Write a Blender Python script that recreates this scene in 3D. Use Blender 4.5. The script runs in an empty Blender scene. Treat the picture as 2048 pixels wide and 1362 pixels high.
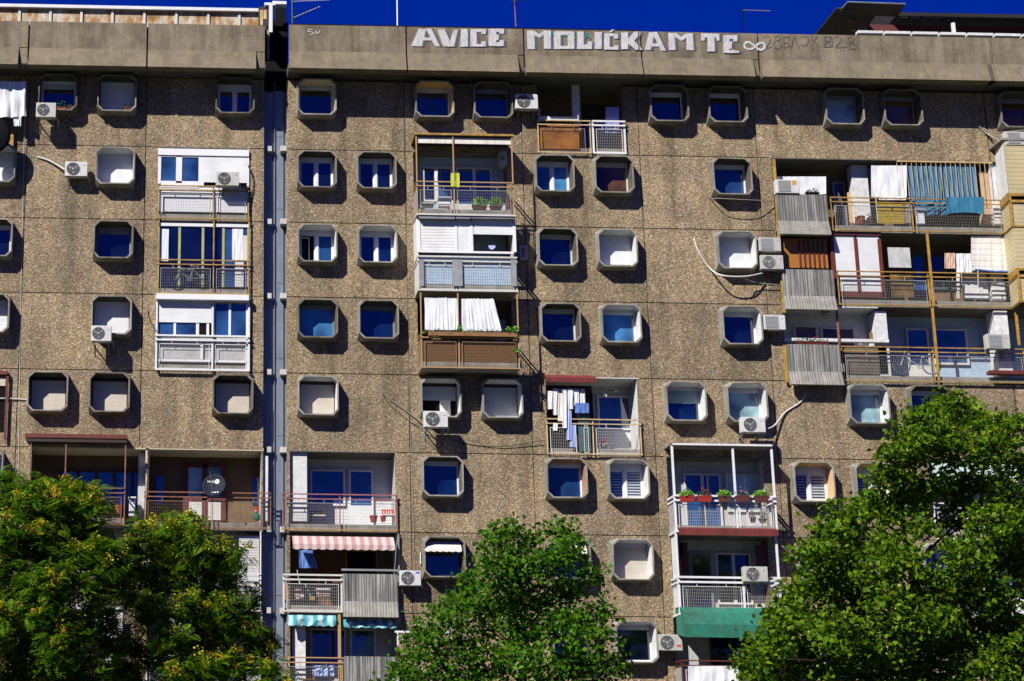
import bpy, math, random
import numpy as np
from mathutils import Matrix, Vector
random.seed(7)
rng = np.random.default_rng(11)
sc = bpy.context.scene
C = sc.collection
G = 25.4                      # height of the top floor's lower joint above the ground

# ------------------------------------------------------------------ camera
CX, CY, CZ = -8.271257, -61.538642, -23.752426 + G
YAW, PITCH, ROLL = 0.016723, 0.253742, 0.011742
FOC, SHX, SHY = 3600.0, -616.405, 28.634
fw = Vector((math.sin(YAW)*math.cos(PITCH), math.cos(YAW)*math.cos(PITCH), math.sin(PITCH)))
rt0 = Vector((math.cos(YAW), -math.sin(YAW), 0)); up0 = rt0.cross(fw)
rt = rt0*math.cos(ROLL) + up0*math.sin(ROLL); up = up0*math.cos(ROLL) - rt0*math.sin(ROLL)
cd = bpy.data.cameras.new('camera'); cam = bpy.data.objects.new('camera', cd); C.objects.link(cam)
cd.sensor_width = 36; cd.lens = FOC/2048*36; cd.shift_x = -SHX/2048; cd.shift_y = SHY/2048
cd.clip_start = 0.5; cd.clip_end = 3000
cam.matrix_world = Matrix(((rt.x, up.x, -fw.x, CX), (rt.y, up.y, -fw.y, CY), (rt.z, up.z, -fw.z, CZ), (0, 0, 0, 1)))
sc.camera = cam

# ------------------------------------------------------------------ light
SD = Vector((-0.95, -1.0, 1.2)).normalized()      # towards the sun
el = math.asin(SD.z); az = math.atan2(SD.x, SD.y)
W_ = bpy.data.worlds.new('World'); sc.world = W_; W_.use_nodes = True
nt = W_.node_tree; bg = nt.nodes['Background']
sky = nt.nodes.new('ShaderNodeTexSky'); sky.sky_type = 'NISHITA'; sky.sun_disc = False
sky.sun_elevation = el; sky.sun_rotation = az % (2*math.pi); sky.altitude = 200; sky.dust_density = 0.3; sky.ozone_density = 3.0; sky.air_density = 0.8
hs = nt.nodes.new('ShaderNodeHueSaturation'); hs.inputs['Saturation'].default_value = 1.5; hs.inputs['Value'].default_value = 0.42
hs.inputs['Hue'].default_value = 0.522
nt.links.new(sky.outputs[0], hs.inputs['Color']); mxs = nt.nodes.new('ShaderNodeMix'); mxs.data_type = 'RGBA'; mxs.inputs[0].default_value = 0.8   # deepen the clear sky towards the polarised blue of the photograph
mxs.inputs[7].default_value = (0.0, 0.24, 4.3, 1)
nt.links.new(hs.outputs[0], mxs.inputs[6]); nt.links.new(mxs.outputs[2], bg.inputs[0])
bg.inputs[1].default_value = 0.055
sl = bpy.data.lights.new('sun', 'SUN'); sl.energy = 4.6; sl.angle = math.radians(0.53); sl.color = (1.0, 0.95, 0.86)
so = bpy.data.objects.new('sun', sl); C.objects.link(so); so.location = (-40, -60, 80)
so.rotation_euler = SD.to_track_quat('Z', 'Y').to_euler()
sc.cycles.diffuse_bounces = 1
sc.view_settings.view_transform = 'Standard'; sc.view_settings.look = 'None'; sc.view_settings.gamma = 1
sc.view_settings.exposure = 0.6

# ------------------------------------------------------------------ photo -> place helpers
def P(x, y, Y=0.0):
    a = (x-1024-SHX)/FOC; b = -(y-681-SHY)/FOC
    d = fw + rt*a + up*b
    t = (Y-CY)/d.y
    return Vector((CX+d.x*t, Y, CZ+d.z*t))
def X_(x, y, Y=0.0): return P(x, y, Y).x
def Z_(x, y, Y=0.0): return P(x, y, Y).z
def RC(x0, y0, x1, y1, Y=0.0):
    ym = (y0+y1)/2; xm = (x0+x1)/2
    return X_(x0, ym, Y), X_(x1, ym, Y), Z_(xm, y1, Y), Z_(xm, y0, Y)

# ------------------------------------------------------------------ materials
M = {}
def nmat(name):
    m = bpy.data.materials.new(name); m.use_nodes = True
    n = m.node_tree; b = n.nodes['Principled BSDF']
    M[name] = m
    return m, n, b
def ramp(n, stops):
    r = n.nodes.new('ShaderNodeValToRGB'); e = r.color_ramp.elements
    e[0].position = stops[0][0]; e[0].color = (*stops[0][1], 1)
    e[1].position = stops[-1][0]; e[1].color = (*stops[-1][1], 1)
    for p, c in stops[1:-1]:
        k = e.new(p); k.color = (*c, 1)
    return r
def coords(n, scale=(1, 1, 1)):
    t = n.nodes.new('ShaderNodeNewGeometry'); mp = n.nodes.new('ShaderNodeMapping')
    mp.inputs['Scale'].default_value = scale
    n.links.new(t.outputs['Position'], mp.inputs['Vector'])
    return mp
def noise(n, vec, scale, detail=4, rough=.6):
    t = n.nodes.new('ShaderNodeTexNoise'); t.inputs['Scale'].default_value = scale
    t.inputs['Detail'].default_value = detail; t.inputs['Roughness'].default_value = rough
    n.links.new(vec.outputs[0], t.inputs['Vector']); return t
def mix(n, fac, a, b, mode='MIX'):
    x = n.nodes.new('ShaderNodeMix'); x.data_type = 'RGBA'; x.blend_type = mode
    for s, v in ((x.inputs[0], fac), (x.inputs[6], a), (x.inputs[7], b)):
        if hasattr(v, 'links'): n.links.new(v, s)
        elif isinstance(v, (int, float)): s.default_value = v
        else: s.default_value = (*v, 1)
    return x.outputs[2]
def bump(n, b, src, st=.3, dist=.02):
    bp = n.nodes.new('ShaderNodeBump'); bp.inputs['Strength'].default_value = st; bp.inputs['Distance'].default_value = dist
    n.links.new(src, bp.inputs['Height']); n.links.new(bp.outputs[0], b.inputs['Normal'])
def plain(name, col, rough=.7, dirt=.25, ds=2.0, metal=0.0, dirtcol=None, streak=False, spec=None):
    m, n, b = nmat(name)
    b.inputs['Roughness'].default_value = rough; b.inputs['Metallic'].default_value = metal
    if spec is not None: b.inputs['Specular IOR Level'].default_value = spec
    if dirt > 0:
        mp = coords(n, (1, 1, .12) if streak else (1, 1, 1))
        t = noise(n, mp, ds*(4 if streak else 1), 5, .65)
        r = ramp(n, [(.35, (0, 0, 0)), (.7, (1, 1, 1))]); n.links.new(t.outputs[0], r.inputs[0])
        dc = dirtcol or tuple(c*(1-dirt) for c in col)
        n.links.new(mix(n, r.outputs[0], dc, col), b.inputs['Base Color'])
    else: b.inputs['Base Color'].default_value = (*col, 1)
    return m
# exposed aggregate of the facade panels
def aggregate(name, tone=1.0):
    m, n, b = nmat(name)
    mp = coords(n)
    v = n.nodes.new('ShaderNodeTexVoronoi'); v.inputs['Scale'].default_value = 31; n.links.new(mp.outputs[0], v.inputs['Vector'])
    v2 = n.nodes.new('ShaderNodeTexVoronoi'); v2.inputs['Scale'].default_value = 17; n.links.new(mp.outputs[0], v2.inputs['Vector'])
    sx = n.nodes.new('ShaderNodeSeparateColor'); n.links.new(v.outputs['Color'], sx.inputs[0])
    s2 = n.nodes.new('ShaderNodeSeparateColor'); n.links.new(v2.outputs['Color'], s2.inputs[0])
    k = tone
    r = ramp(n, [(0, (.06*k, .05*k, .036*k)), (.28, (.15*k, .125*k, .084*k)), (.6, (.225*k, .19*k, .13*k)), (.88, (.33*k, .29*k, .21*k)), (1, (.60*k, .57*k, .50*k))])
    n.links.new(sx.outputs[0], r.inputs[0])
    r2 = ramp(n, [(0, (.10*k, .075*k, .045*k)), (.45, (.23*k, .185*k, .115*k)), (.75, (.31*k, .21*k, .10*k)), (1, (.42*k, .37*k, .29*k))])
    n.links.new(s2.outputs[1], r2.inputs[0])
    c = mix(n, .38, r.outputs[0], r2.outputs[0])
    big = noise(n, mp, .55, 5, .6); rb = ramp(n, [(.3, (.66, .66, .68)), (.6, (1.06, 1.02, .98))]); n.links.new(big.outputs[0], rb.inputs[0])
    st = noise(n, coords(n, (1, 1, .1)), 1.6, 4, .6); rs = ramp(n, [(.34, (.60, .59, .58)), (.54, (1, 1, 1))]); n.links.new(st.outputs[0], rs.inputs[0])
    sn = n.nodes.new('ShaderNodeVectorMath'); sn.operation = 'SNAP'; sn.inputs[1].default_value = (4.307, 60, 2.8)
    of = n.nodes.new('ShaderNodeVectorMath'); of.operation = 'SUBTRACT'; of.inputs[1].default_value = (.05, 0, .2); n.links.new(mp.outputs[0], of.inputs[0]); n.links.new(of.outputs[0], sn.inputs[0])
    wn = n.nodes.new('ShaderNodeTexWhiteNoise'); n.links.new(sn.outputs[0], wn.inputs['Vector']); rp = ramp(n, [(0, (.86, .81, .76)), (1, (1.14, 1.07, .98))]); n.links.new(wn.outputs['Value'], rp.inputs[0])
    c = mix(n, 1.0, c, rp.outputs[0], 'MULTIPLY')
    c = mix(n, 1.0, c, rb.outputs[0], 'MULTIPLY'); c = mix(n, .9, c, rs.outputs[0], 'MULTIPLY')
    pt = noise(n, coords(n, (.9, 1, .35)), .8, 6, .75); rpt = ramp(n, [(.52, (1, 1, 1)), (.66, (.70, .69, .68))]); n.links.new(pt.outputs[0], rpt.inputs[0]); c = mix(n, .8, c, rpt.outputs[0], 'MULTIPLY')
    n.links.new(c, b.inputs['Base Color']); b.inputs['Roughness'].default_value = .85
    bump(n, b, v.outputs['Distance'], .75, .03)
    return m
aggregate('aggregate', 1.4)
def concrete(name, c0, c1, scale=1.2, grain=22, rough=.9, stain=.6):
    m, n, b = nmat(name); mp = coords(n)
    t = noise(n, mp, scale, 6, .7); r = ramp(n, [(.3, c0), (.68, c1)]); n.links.new(t.outputs[0], r.inputs[0])
    g = noise(n, mp, grain, 3, .7); rg = ramp(n, [(.3, (.72, .72, .72)), (.7, (1.15, 1.15, 1.15))]); n.links.new(g.outputs[0], rg.inputs[0])
    c = mix(n, .8, r.outputs[0], rg.outputs[0], 'MULTIPLY')
    st = noise(n, coords(n, (1, 1, .12)), 2.2, 5, .7); rs = ramp(n, [(.38, (.5, .48, .45)), (.58, (1, 1, 1))]); n.links.new(st.outputs[0], rs.inputs[0])
    c = mix(n, stain, c, rs.outputs[0], 'MULTIPLY')
    n.links.new(c, b.inputs['Base Color']); b.inputs['Roughness'].default_value = rough
    bump(n, b, g.outputs[0], .35, .01)
    return m
concrete('parapet', (.15, .122, .085), (.30, .25, .175), 1.3, 16, .9, .75)
concrete('parapet_rough', (.15, .125, .085), (.26, .215, .145), 2.2, 26, .9, .4)
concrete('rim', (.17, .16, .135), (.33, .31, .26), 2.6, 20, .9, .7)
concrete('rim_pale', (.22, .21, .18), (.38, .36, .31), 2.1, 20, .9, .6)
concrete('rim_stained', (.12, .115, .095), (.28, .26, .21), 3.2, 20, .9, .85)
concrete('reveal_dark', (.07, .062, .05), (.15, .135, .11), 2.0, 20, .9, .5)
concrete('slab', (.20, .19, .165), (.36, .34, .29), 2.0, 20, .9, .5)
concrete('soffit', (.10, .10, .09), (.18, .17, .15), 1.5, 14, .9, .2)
concrete('whitepaint', (.60, .61, .62), (.74, .75, .76), 1.2, 8, .8, .18)
concrete('creampaint', (.55, .50, .38), (.68, .62, .48), 1.2, 8, .8, .2)
concrete('peachpaint', (.62, .42, .20), (.72, .50, .26), 1.2, 8, .8, .15)
concrete('pinkpaint', (.34, .20, .15), (.46, .28, .21), 1.2, 8, .8, .15)
concrete('bluewall', (.33, .45, .60), (.42, .55, .70), 1.2, 8, .8, .15)
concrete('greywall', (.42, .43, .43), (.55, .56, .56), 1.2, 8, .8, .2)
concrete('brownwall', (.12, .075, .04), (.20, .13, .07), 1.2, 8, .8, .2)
def ribbed(name):
    m, n, b = nmat(name); mp = coords(n, (1, .2, .05))
    t = noise(n, mp, 7, 4, .75); r = ramp(n, [(.3, (.07, .072, .07)), (.5, (.19, .19, .18)), (.68, (.38, .375, .36))]); n.links.new(t.outputs[0], r.inputs[0])
    g = noise(n, coords(n), 1.2, 4); rg = ramp(n, [(.3, (.7, .7, .7)), (.7, (1.1, 1.1, 1.1))]); n.links.new(g.outputs[0], rg.inputs[0])
    n.links.new(mix(n, .8, r.outputs[0], rg.outputs[0], 'MULTIPLY'), b.inputs['Base Color']); b.inputs['Roughness'].default_value = .9
ribbed('ribbed')
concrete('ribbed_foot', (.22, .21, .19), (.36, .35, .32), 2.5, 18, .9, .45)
def shutter(name, col, dark=.6, pitch=.045):
    m, n, b = nmat(name); t = n.nodes.new('ShaderNodeNewGeometry'); s = n.nodes.new('ShaderNodeSeparateXYZ'); n.links.new(t.outputs['Position'], s.inputs[0])
    d = n.nodes.new('ShaderNodeMath'); d.operation = 'DIVIDE'; d.inputs[1].default_value = pitch; n.links.new(s.outputs[2], d.inputs[0])
    f = n.nodes.new('ShaderNodeMath'); f.operation = 'FRACT'; n.links.new(d.outputs[0], f.inputs[0])
    r = ramp(n, [(0, tuple(c*dark for c in col)), (.14, col), (.86, col), (1, tuple(c*dark for c in col))]); n.links.new(f.outputs[0], r.inputs[0])
    g = noise(n, coords(n), 1.4, 4); rg = ramp(n, [(.35, (.84, .84, .84)), (.65, (1, 1, 1))]); n.links.new(g.outputs[0], rg.inputs[0])
    n.links.new(mix(n, 1.0, r.outputs[0], rg.outputs[0], 'MULTIPLY'), b.inputs['Base Color']); b.inputs['Roughness'].default_value = .45
    rb = ramp(n, [(0, (0, 0, 0)), (.2, (1, 1, 1)), (.8, (1, 1, 1)), (1, (0, 0, 0))]); n.links.new(f.outputs[0], rb.inputs[0]); bump(n, b, rb.outputs[0], .5, .01)
shutter('shutter_white', (.78, .80, .82), .78)
shutter('shutter_cream', (.62, .56, .48), .7)
shutter('shutter_grey', (.52, .54, .53), .7)
shutter('shutter_mint', (.34, .48, .48), .85)
shutter('shutter_big', (.80, .80, .80), .62, .11)
shutter('siding', (.72, .72, .74), .7, .12)
shutter('yellow_siding', (.56, .47, .27), .7, .16)
shutter('screen_white', (.78, .76, .72), .8, .22)
shutter('brick_white', (.62, .61, .60), .35, .09)
shutter('blind_wood', (.42, .17, .03), .6, .07)
def glass(name, base, ior=2.0, wob=.012):
    m, n, b = nmat(name); mp = coords(n)
    t = noise(n, mp, .9, 3, .5); r = ramp(n, [(.35, tuple(c*.5 for c in base)), (.65, tuple(min(1, c*1.7) for c in base))]); n.links.new(t.outputs[0], r.inputs[0])
    n.links.new(r.outputs[0], b.inputs['Base Color']); b.inputs['Roughness'].default_value = .06
    b.inputs['IOR'].default_value = ior
    w = noise(n, mp, 1.3, 1, .4); bump(n, b, w.outputs[0], .10, wob)
glass('glass', (.003, .006, .02), 2.3)
glass('glass_b', (.004, .016, .06), 2.3)  # blue panes: reflected sky tinted into the base colour
glass('glass_c', (.012, .045, .13), 2.0)
glass('glass_blue', (.02, .06, .16), 2.3)
glass('glass_curtain', (.24, .38, .42), 1.8)
glass('glass_painted_sky', (.05, .17, .36), 2.0)  # brighter panes, their sky reflection painted in as base colour
glass('glass_brown', (.10, .05, .02), 1.7)
def cloth(name, col, col2=None, fs=9, axis=0, rough=.9):
    m, n, b = nmat(name); sc_ = (1, .2, .12) if axis == 0 else (.3, .3, 1)
    mp = coords(n, sc_); t = noise(n, mp, fs, 3, .6); c2 = col2 or tuple(c*.72 for c in col)
    r = ramp(n, [(.32, c2), (.62, col)]); n.links.new(t.outputs[0], r.inputs[0])
    n.links.new(r.outputs[0], b.inputs['Base Color']); b.inputs['Roughness'].default_value = rough; b.inputs['Specular IOR Level'].default_value = .15
cloth('cloth_white', (.80, .80, .82), (.60, .63, .70))
cloth('cloth_cream', (.78, .74, .68), (.60, .55, .48))
cloth('cloth_pink', (.62, .42, .34)); cloth('cloth_yellow', (.55, .60, .08), (.40, .44, .05))
cloth('cloth_lilac', (.34, .33, .72), (.22, .22, .52)); cloth('cloth_blue', (.14, .25, .60), (.07, .13, .38))
cloth('cloth_lightblue', (.42, .52, .82), (.28, .36, .66)); cloth('cloth_teal', (.05, .20, .33), (.025, .12, .22))
cloth('cloth_magenta', (.40, .03, .22)); cloth('cloth_navy', (.012, .03, .12)); cloth('cloth_brown', (.30, .26, .21), (.22, .18, .14), 3)
concrete('cloth_green', (.04, .12, .085), (.008, .23, .15), 2.2, 9, .85, .5); cloth('cloth_wine', (.17, .036, .036), (.11, .028, .026), 3)
cloth('cloth_mint', (.58, .72, .68), (.45, .60, .56), 3)
def striped(name, a, b_, pitch, duty=.5, soft=.06, tilt=0.0):
    m, n, b = nmat(name); t = n.nodes.new('ShaderNodeNewGeometry'); s = n.nodes.new('ShaderNodeSeparateXYZ'); n.links.new(t.outputs['Position'], s.inputs[0])
    src = s.outputs[0]
    if tilt:
        q = n.nodes.new('ShaderNodeMath'); q.operation = 'MULTIPLY_ADD'; n.links.new(s.outputs[2], q.inputs[0]); q.inputs[1].default_value = tilt; n.links.new(src, q.inputs[2]); src = q.outputs[0]
    d = n.nodes.new('ShaderNodeMath'); d.operation = 'DIVIDE'; d.inputs[1].default_value = pitch; n.links.new(src, d.inputs[0])
    f = n.nodes.new('ShaderNodeMath'); f.operation = 'FRACT'; n.links.new(d.outputs[0], f.inputs[0])
    r = ramp(n, [(0, a), (duty-soft, a), (duty, b_), (1-soft, b_), (1, a)]); n.links.new(f.outputs[0], r.inputs[0])
    n.links.new(r.outputs[0], b.inputs['Base Color']); b.inputs['Roughness'].default_value = .85
striped('awning_red', (.42, .23, .23), (.52, .45, .43), .30, .5, .12)
striped('awning_teal', (.05, .30, .36), (.40, .58, .60), .34, .5, .2)
striped('curtain_teal', (.012, .10, .22), (.10, .21, .30), .19, .22, .05, .12)
striped('slat_wood', (.06, .02, .008), (.42, .17, .03), .17, .2, .05, .0)
plain('white', (.76, .77, .79), .4, .12, 3); plain('offwhite', (.66, .65, .61), .5, .2, 3); plain('pvc', (.78, .79, .82), .35, .06, 2)
plain('ac_white', (.68, .68, .68), .45, .22, 5, streak=True); plain('ac_old', (.58, .57, .53), .5, .35, 5, streak=True); plain('ac_cream', (.55, .54, .49), .5, .2, 4); plain('ac_grille', (.30, .31, .32), .6, .1, 4)
plain('ac_dark', (.03, .03, .035), .6, 0); plain('hub_grey', (.42, .42, .42), .5, 0)
plain('orange_label', (.62, .25, .03), .6, 0); plain('blue_badge', (.03, .12, .45), .5, 0); plain('red_label', (.5, .08, .05), .6, 0)
plain('yellow_paint', (.50, .33, .05), .55, .5, 5, 0, (.26, .13, .04)); plain('pale_yellow', (.66, .52, .28), .55, .4, 5, 0, (.42, .28, .12))
plain('rust_rail', (.30, .13, .08), .7, .5, 6, 0, (.14, .06, .035)); plain('pink_rail', (.40, .14, .14), .6, .4, 5); plain('pinkbrown_rail', (.42, .24, .17), .6, .4, 5, 0, (.40, .26, .06))
plain('brown_frame', (.16, .035, .02), .5, .3, 3); plain('darkbrown', (.035, .018, .016), .6, .3, 3)
plain('olive_frame', (.42, .42, .20), .6, .3, 3); plain('grey_metal', (.26, .28, .30), .5, .3, 3); plain('black', (.008, .008, .010), .8, 0, spec=.08)
plain('wire', (.34, .34, .33), .6, .3, 6); plain('wire_rust', (.26, .17, .11), .7, .3, 6); plain('wire_white', (.68, .68, .66), .5, .2, 5)
plain('screen_brown', (.17, .055, .018), .85, .6, 3, 0, (.10, .06, .015)); plain('screen_orange', (.46, .16, .01), .8, .5, 1.4, 0, (.10, .03, .008)); plain('screen_gold', (.45, .30, .02), .85, .45, 9)
plain('gold_board', (.22, .13, .03), .8, .8, 1.6, 0, (.03, .018, .01)); plain('screen_grey', (.30, .32, .34), .8, .3, 3)
plain('flashing', (.25, .29, .34), .45, .3, 2.2, .25, None, True); plain('bracket_block', (.55, .55, .53), .8, .2, 3)
plain('terracotta', (.42, .10, .045), .8, .25, 6); plain('red_pot', (.38, .03, .025), .6, .2, 6); plain('dark_pot', (.12, .03, .025), .7, .2, 6)
plain('leaf_bright', (.20, .48, .03), .6, .35, 20); plain('leaf_dark', (.03, .12, .02), .6, .5, 14)
plain('flower_red', (.55, .01, .02), .6, 0); plain('flower_pink', (.6, .2, .4), .6, 0); plain('flower_white', (.8, .8, .8), .6, 0)
plain('wood', (.30, .15, .05), .6, .4, 4); plain('board_tan', (.55, .36, .22), .7, .12, 2); plain('marble', (.62, .62, .62), .6, .4, 5)
plain('white_stain', (.72, .70, .68), .8, .1, 2)
plain('graffiti_white', (.70, .71, .74), .85, .16, 9, 0, (.34, .33, .32), True); plain('graffiti_shade', (.10, .10, .13), .8, .25, 6); plain('graffiti_thin', (.11, .10, .09), .8, 0); plain('graffiti_teal', (.02, .30, .26), .7, 0)
plain('joint', (.05, .045, .04), .95, 0)
plain('roof_dark', (.018, .015, .015), .7, .4, 2); plain('eave_plank_shaded', (.05, .042, .03), .8, .5, 1.2); plain('roof_plank', (.17, .14, .10), .8, .5, 1.2); plain('steel_blue', (.06, .12, .13), .6, .2, 3); plain('maroon', (.13, .03, .03), .7, .2, 3)  # canopy eaves and back wall: underside shade put into darkened base colours
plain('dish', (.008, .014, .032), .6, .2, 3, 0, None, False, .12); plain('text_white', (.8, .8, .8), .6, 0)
plain('bark', (.028, .022, .016), .95, .5, 9); plain('grass', (.028, .045, .014), .95, .5, 1.5); plain('asphalt', (.05, .05, .05), .9, .3, 3); plain('paving', (.24, .23, .21), .9, .3, 2)
plain('tube_white', (.68, .68, .66), .6, .2, 4); plain('tube_black', (.02, .02, .02), .6, 0); plain('tube_grey', (.30, .27, .24), .7, .3, 4)
m, n, b = nmat('rusty_sheet'); mp = coords(n, (1, 1, .5)); t = noise(n, mp, 2.4, 6, .7)
r = ramp(n, [(.36, (.58, .57, .54)), (.47, (.46, .38, .27)), (.56, (.34, .17, .05)), (.72, (.16, .085, .045))]); n.links.new(t.outputs[0], r.inputs[0])
n.links.new(r.outputs[0], b.inputs['Base Color']); b.inputs['Roughness'].default_value = .8
def leafmat(name, a, b_, c, trans=.25, rough=.5):
    m, n, b = nmat(name); mp = coords(n); v = n.nodes.new('ShaderNodeTexWhiteNoise'); v.noise_dimensions = '3D'
    sn = n.nodes.new('ShaderNodeVectorMath'); sn.operation = 'SNAP'; sn.inputs[1].default_value = (.11, .11, .11)
    n.links.new(mp.outputs[0], sn.inputs[0]); n.links.new(sn.outputs[0], v.inputs['Vector'])
    r = ramp(n, [(0, a), (.5, b_), (1, c)]); n.links.new(v.outputs['Value'], r.inputs[0])
    t = noise(n, mp, .8, 3); rg = ramp(n, [(.3, (.7, .75, .7)), (.7, (1.2, 1.15, 1.0))]); n.links.new(t.outputs[0], rg.inputs[0])
    n.links.new(mix(n, 1.0, r.outputs[0], rg.outputs[0], 'MULTIPLY'), b.inputs['Base Color']); b.inputs['Roughness'].default_value = rough; b.inputs['Specular IOR Level'].default_value = .12
    tr = n.nodes.new('ShaderNodeBsdfTranslucent'); n.links.new(r.outputs[0], tr.inputs['Color'])
    ms = n.nodes.new('ShaderNodeMixShader'); ms.inputs[0].default_value = trans
    n.links.new(b.outputs[0], ms.inputs[1]); n.links.new(tr.outputs[0], ms.inputs[2]); n.links.new(ms.outputs[0], n.nodes['Material Output'].inputs['Surface'])
leafmat('leaf_linden', (.03, .10, .003), (.085, .19, .006), (.22, .31, .014), .4)
leafmat('leaf_linden_pale', (.30, .34, .13), (.38, .40, .18), (.45, .45, .24))
leafmat('leaf_mid', (.02, .09, .004), (.055, .17, .007), (.14, .27, .014), .4)
leafmat('leaf_feather', (.035, .13, .006), (.10, .24, .010), (.23, .34, .02), .45)
leafmat('blossom_yellow', (.28, .26, .012), (.44, .40, .018), (.60, .56, .04), .2, .8)
leafmat('blossom_orange', (.24, .17, .015), (.38, .28, .018), (.50, .38, .03), .2, .8)

# ------------------------------------------------------------------ mesh builder
class MB:
    def __init__(s): s.v = []; s.f = []; s.sm = False
    def box(s, x0, x1, y0, y1, z0, z1):
        if x0 > x1: x0, x1 = x1, x0
        if y0 > y1: y0, y1 = y1, y0
        if z0 > z1: z0, z1 = z1, z0
        i = len(s.v)
        s.v += [(x0,y0,z0),(x1,y0,z0),(x1,y1,z0),(x0,y1,z0),(x0,y0,z1),(x1,y0,z1),(x1,y1,z1),(x0,y1,z1)]
        s.f += [(i,i+3,i+2,i+1),(i+4,i+5,i+6,i+7),(i,i+1,i+5,i+4),(i+1,i+2,i+6,i+5),(i+2,i+3,i+7,i+6),(i+3,i,i+4,i+7)]
        return s
    def px(s, x0, y0, x1, y1, Y, th=.03):       # a board whose front face fills the photo rectangle at depth Y
        a, b, c, d = RC(x0, y0, x1, y1, Y); return s.box(a, b, Y, Y+th, c, d)
    def poly(s, pts):
        i = len(s.v); s.v += [tuple(p) for p in pts]; s.f.append(tuple(range(i, i+len(pts)))); return s
    def prism(s, pts, y0, y1):                  # pts: (x,z) outline, extruded in y
        i = len(s.v); k = len(pts)
        s.v += [(p[0], y0, p[1]) for p in pts] + [(p[0], y1, p[1]) for p in pts]
        s.f.append(tuple(range(i, i+k))); s.f.append(tuple(range(i+2*k-1, i+k-1, -1)))
        for j in range(k): s.f.append((i+j, i+k+j, i+k+(j+1) % k, i+(j+1) % k))
        return s
    def pxprism(s, pts, Y, th): return s.prism([(X_(x, y, Y), Z_(x, y, Y)) for x, y in pts], Y, Y+th)
    def extx(s, pts, x0, x1):                   # pts: (y,z) profile, extruded in x
        i = len(s.v); k = len(pts)
        s.v += [(x0, p[0], p[1]) for p in pts] + [(x1, p[0], p[1]) for p in pts]
        s.f.append(tuple(range(i, i+k))); s.f.append(tuple(range(i+2*k-1, i+k-1, -1)))
        for j in range(k): s.f.append((i+j, i+k+j, i+k+(j+1) % k, i+(j+1) % k))
        return s
    def tube(s, pts, r, n=6, r1=None):
        pts = [Vector(p) for p in pts]; k = len(pts); i = len(s.v)
        for j, p in enumerate(pts):
            d = (pts[min(j+1, k-1)]-pts[max(j-1, 0)]).normalized()
            a = d.orthogonal().normalized() if abs(d.z) > .95 else d.cross(Vector((0, 0, 1))).normalized()
            b = d.cross(a); rr = r if r1 is None else r+(r1-r)*j/max(1, k-1)
            for q in range(n):
                t = 2*math.pi*q/n; w = p+a*(math.cos(t)*rr)+b*(math.sin(t)*rr); s.v.append(tuple(w))
        for j in range(k-1):
            for q in range(n):
                s.f.append((i+j*n+q, i+j*n+(q+1) % n, i+(j+1)*n+(q+1) % n, i+(j+1)*n+q))
        s.f.append(tuple(i+q for q in range(n-1, -1, -1))); s.f.append(tuple(i+(k-1)*n+q for q in range(n)))
        return s
    def ring(s, c, R, r, n=28, m=5, axis='y'):
        i = len(s.v)
        for j in range(n):
            a = 2*math.pi*j/n
            for q in range(m):
                t = 2*math.pi*q/m; rr = R+r*math.cos(t); h = r*math.sin(t)
                if axis == 'y': s.v.append((c[0]+rr*math.cos(a), c[1]+h, c[2]+rr*math.sin(a)))
                else: s.v.append((c[0]+rr*math.cos(a), c[1]+rr*math.sin(a), c[2]+h))
        for j in range(n):
            for q in range(m):
                s.f.append((i+j*m+q, i+j*m+(q+1) % m, i+((j+1) % n)*m+(q+1) % m, i+((j+1) % n)*m+q))
        return s
    def disc(s, c, R, y0, y1, n=28):
        return s.prism([(c[0]+R*math.cos(2*math.pi*j/n), c[2]+R*math.sin(2*math.pi*j/n)) for j in range(n)], y0, y1)
    def loft(s, A, B):
        i = len(s.v); k = len(A); s.v += [tuple(p) for p in A]+[tuple(p) for p in B]
        for j in range(k): s.f.append((i+j, i+(j+1) % k, i+k+(j+1) % k, i+k+j))
        return s
    def build(s, name, mat, parent=None, bev=0, smooth=False):
        return mk(name, s.v, s.f, mat, parent, bev, smooth or s.sm)
ROOT = {}
def rootloc(o):
    while o.parent: o = o.parent
    return o.location
def mk(name, v, f, mat, parent=None, bev=0, smooth=False):
    me = bpy.data.meshes.new(name)
    if parent is None:
        a = np.array(v); L = Vector(((a[:,0].min()+a[:,0].max())/2, (a[:,1].min()+a[:,1].max())/2, a[:,2].min()))
    else: L = rootloc(parent)
    me.from_pydata([(p[0]-L[0], p[1]-L[1], p[2]-L[2]) for p in v], [], f)
    me.materials.append(M[mat]); me.validate()
    if smooth: me.polygons.foreach_set('use_smooth', [True]*len(me.polygons))
    o = bpy.data.objects.new(name, me); C.objects.link(o)
    if parent is None: o.location = L
    else: o.parent = parent
    if bev:
        b = o.modifiers.new('bevel', 'BEVEL'); b.width = bev; b.segments = 2; b.limit_method = 'ANGLE'
    return o
def tag(o, label=None, cat=None, group=None, kind=None):
    if label: o['label'] = label
    if cat: o['category'] = cat
    if group: o['group'] = group
    if kind: o['kind'] = kind
    return o
def thing(name, loc, label, cat, group=None):
    o = bpy.data.objects.new(name, None); C.objects.link(o); o.location = loc; o.empty_display_size = .2
    return tag(o, label, cat, group)
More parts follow.
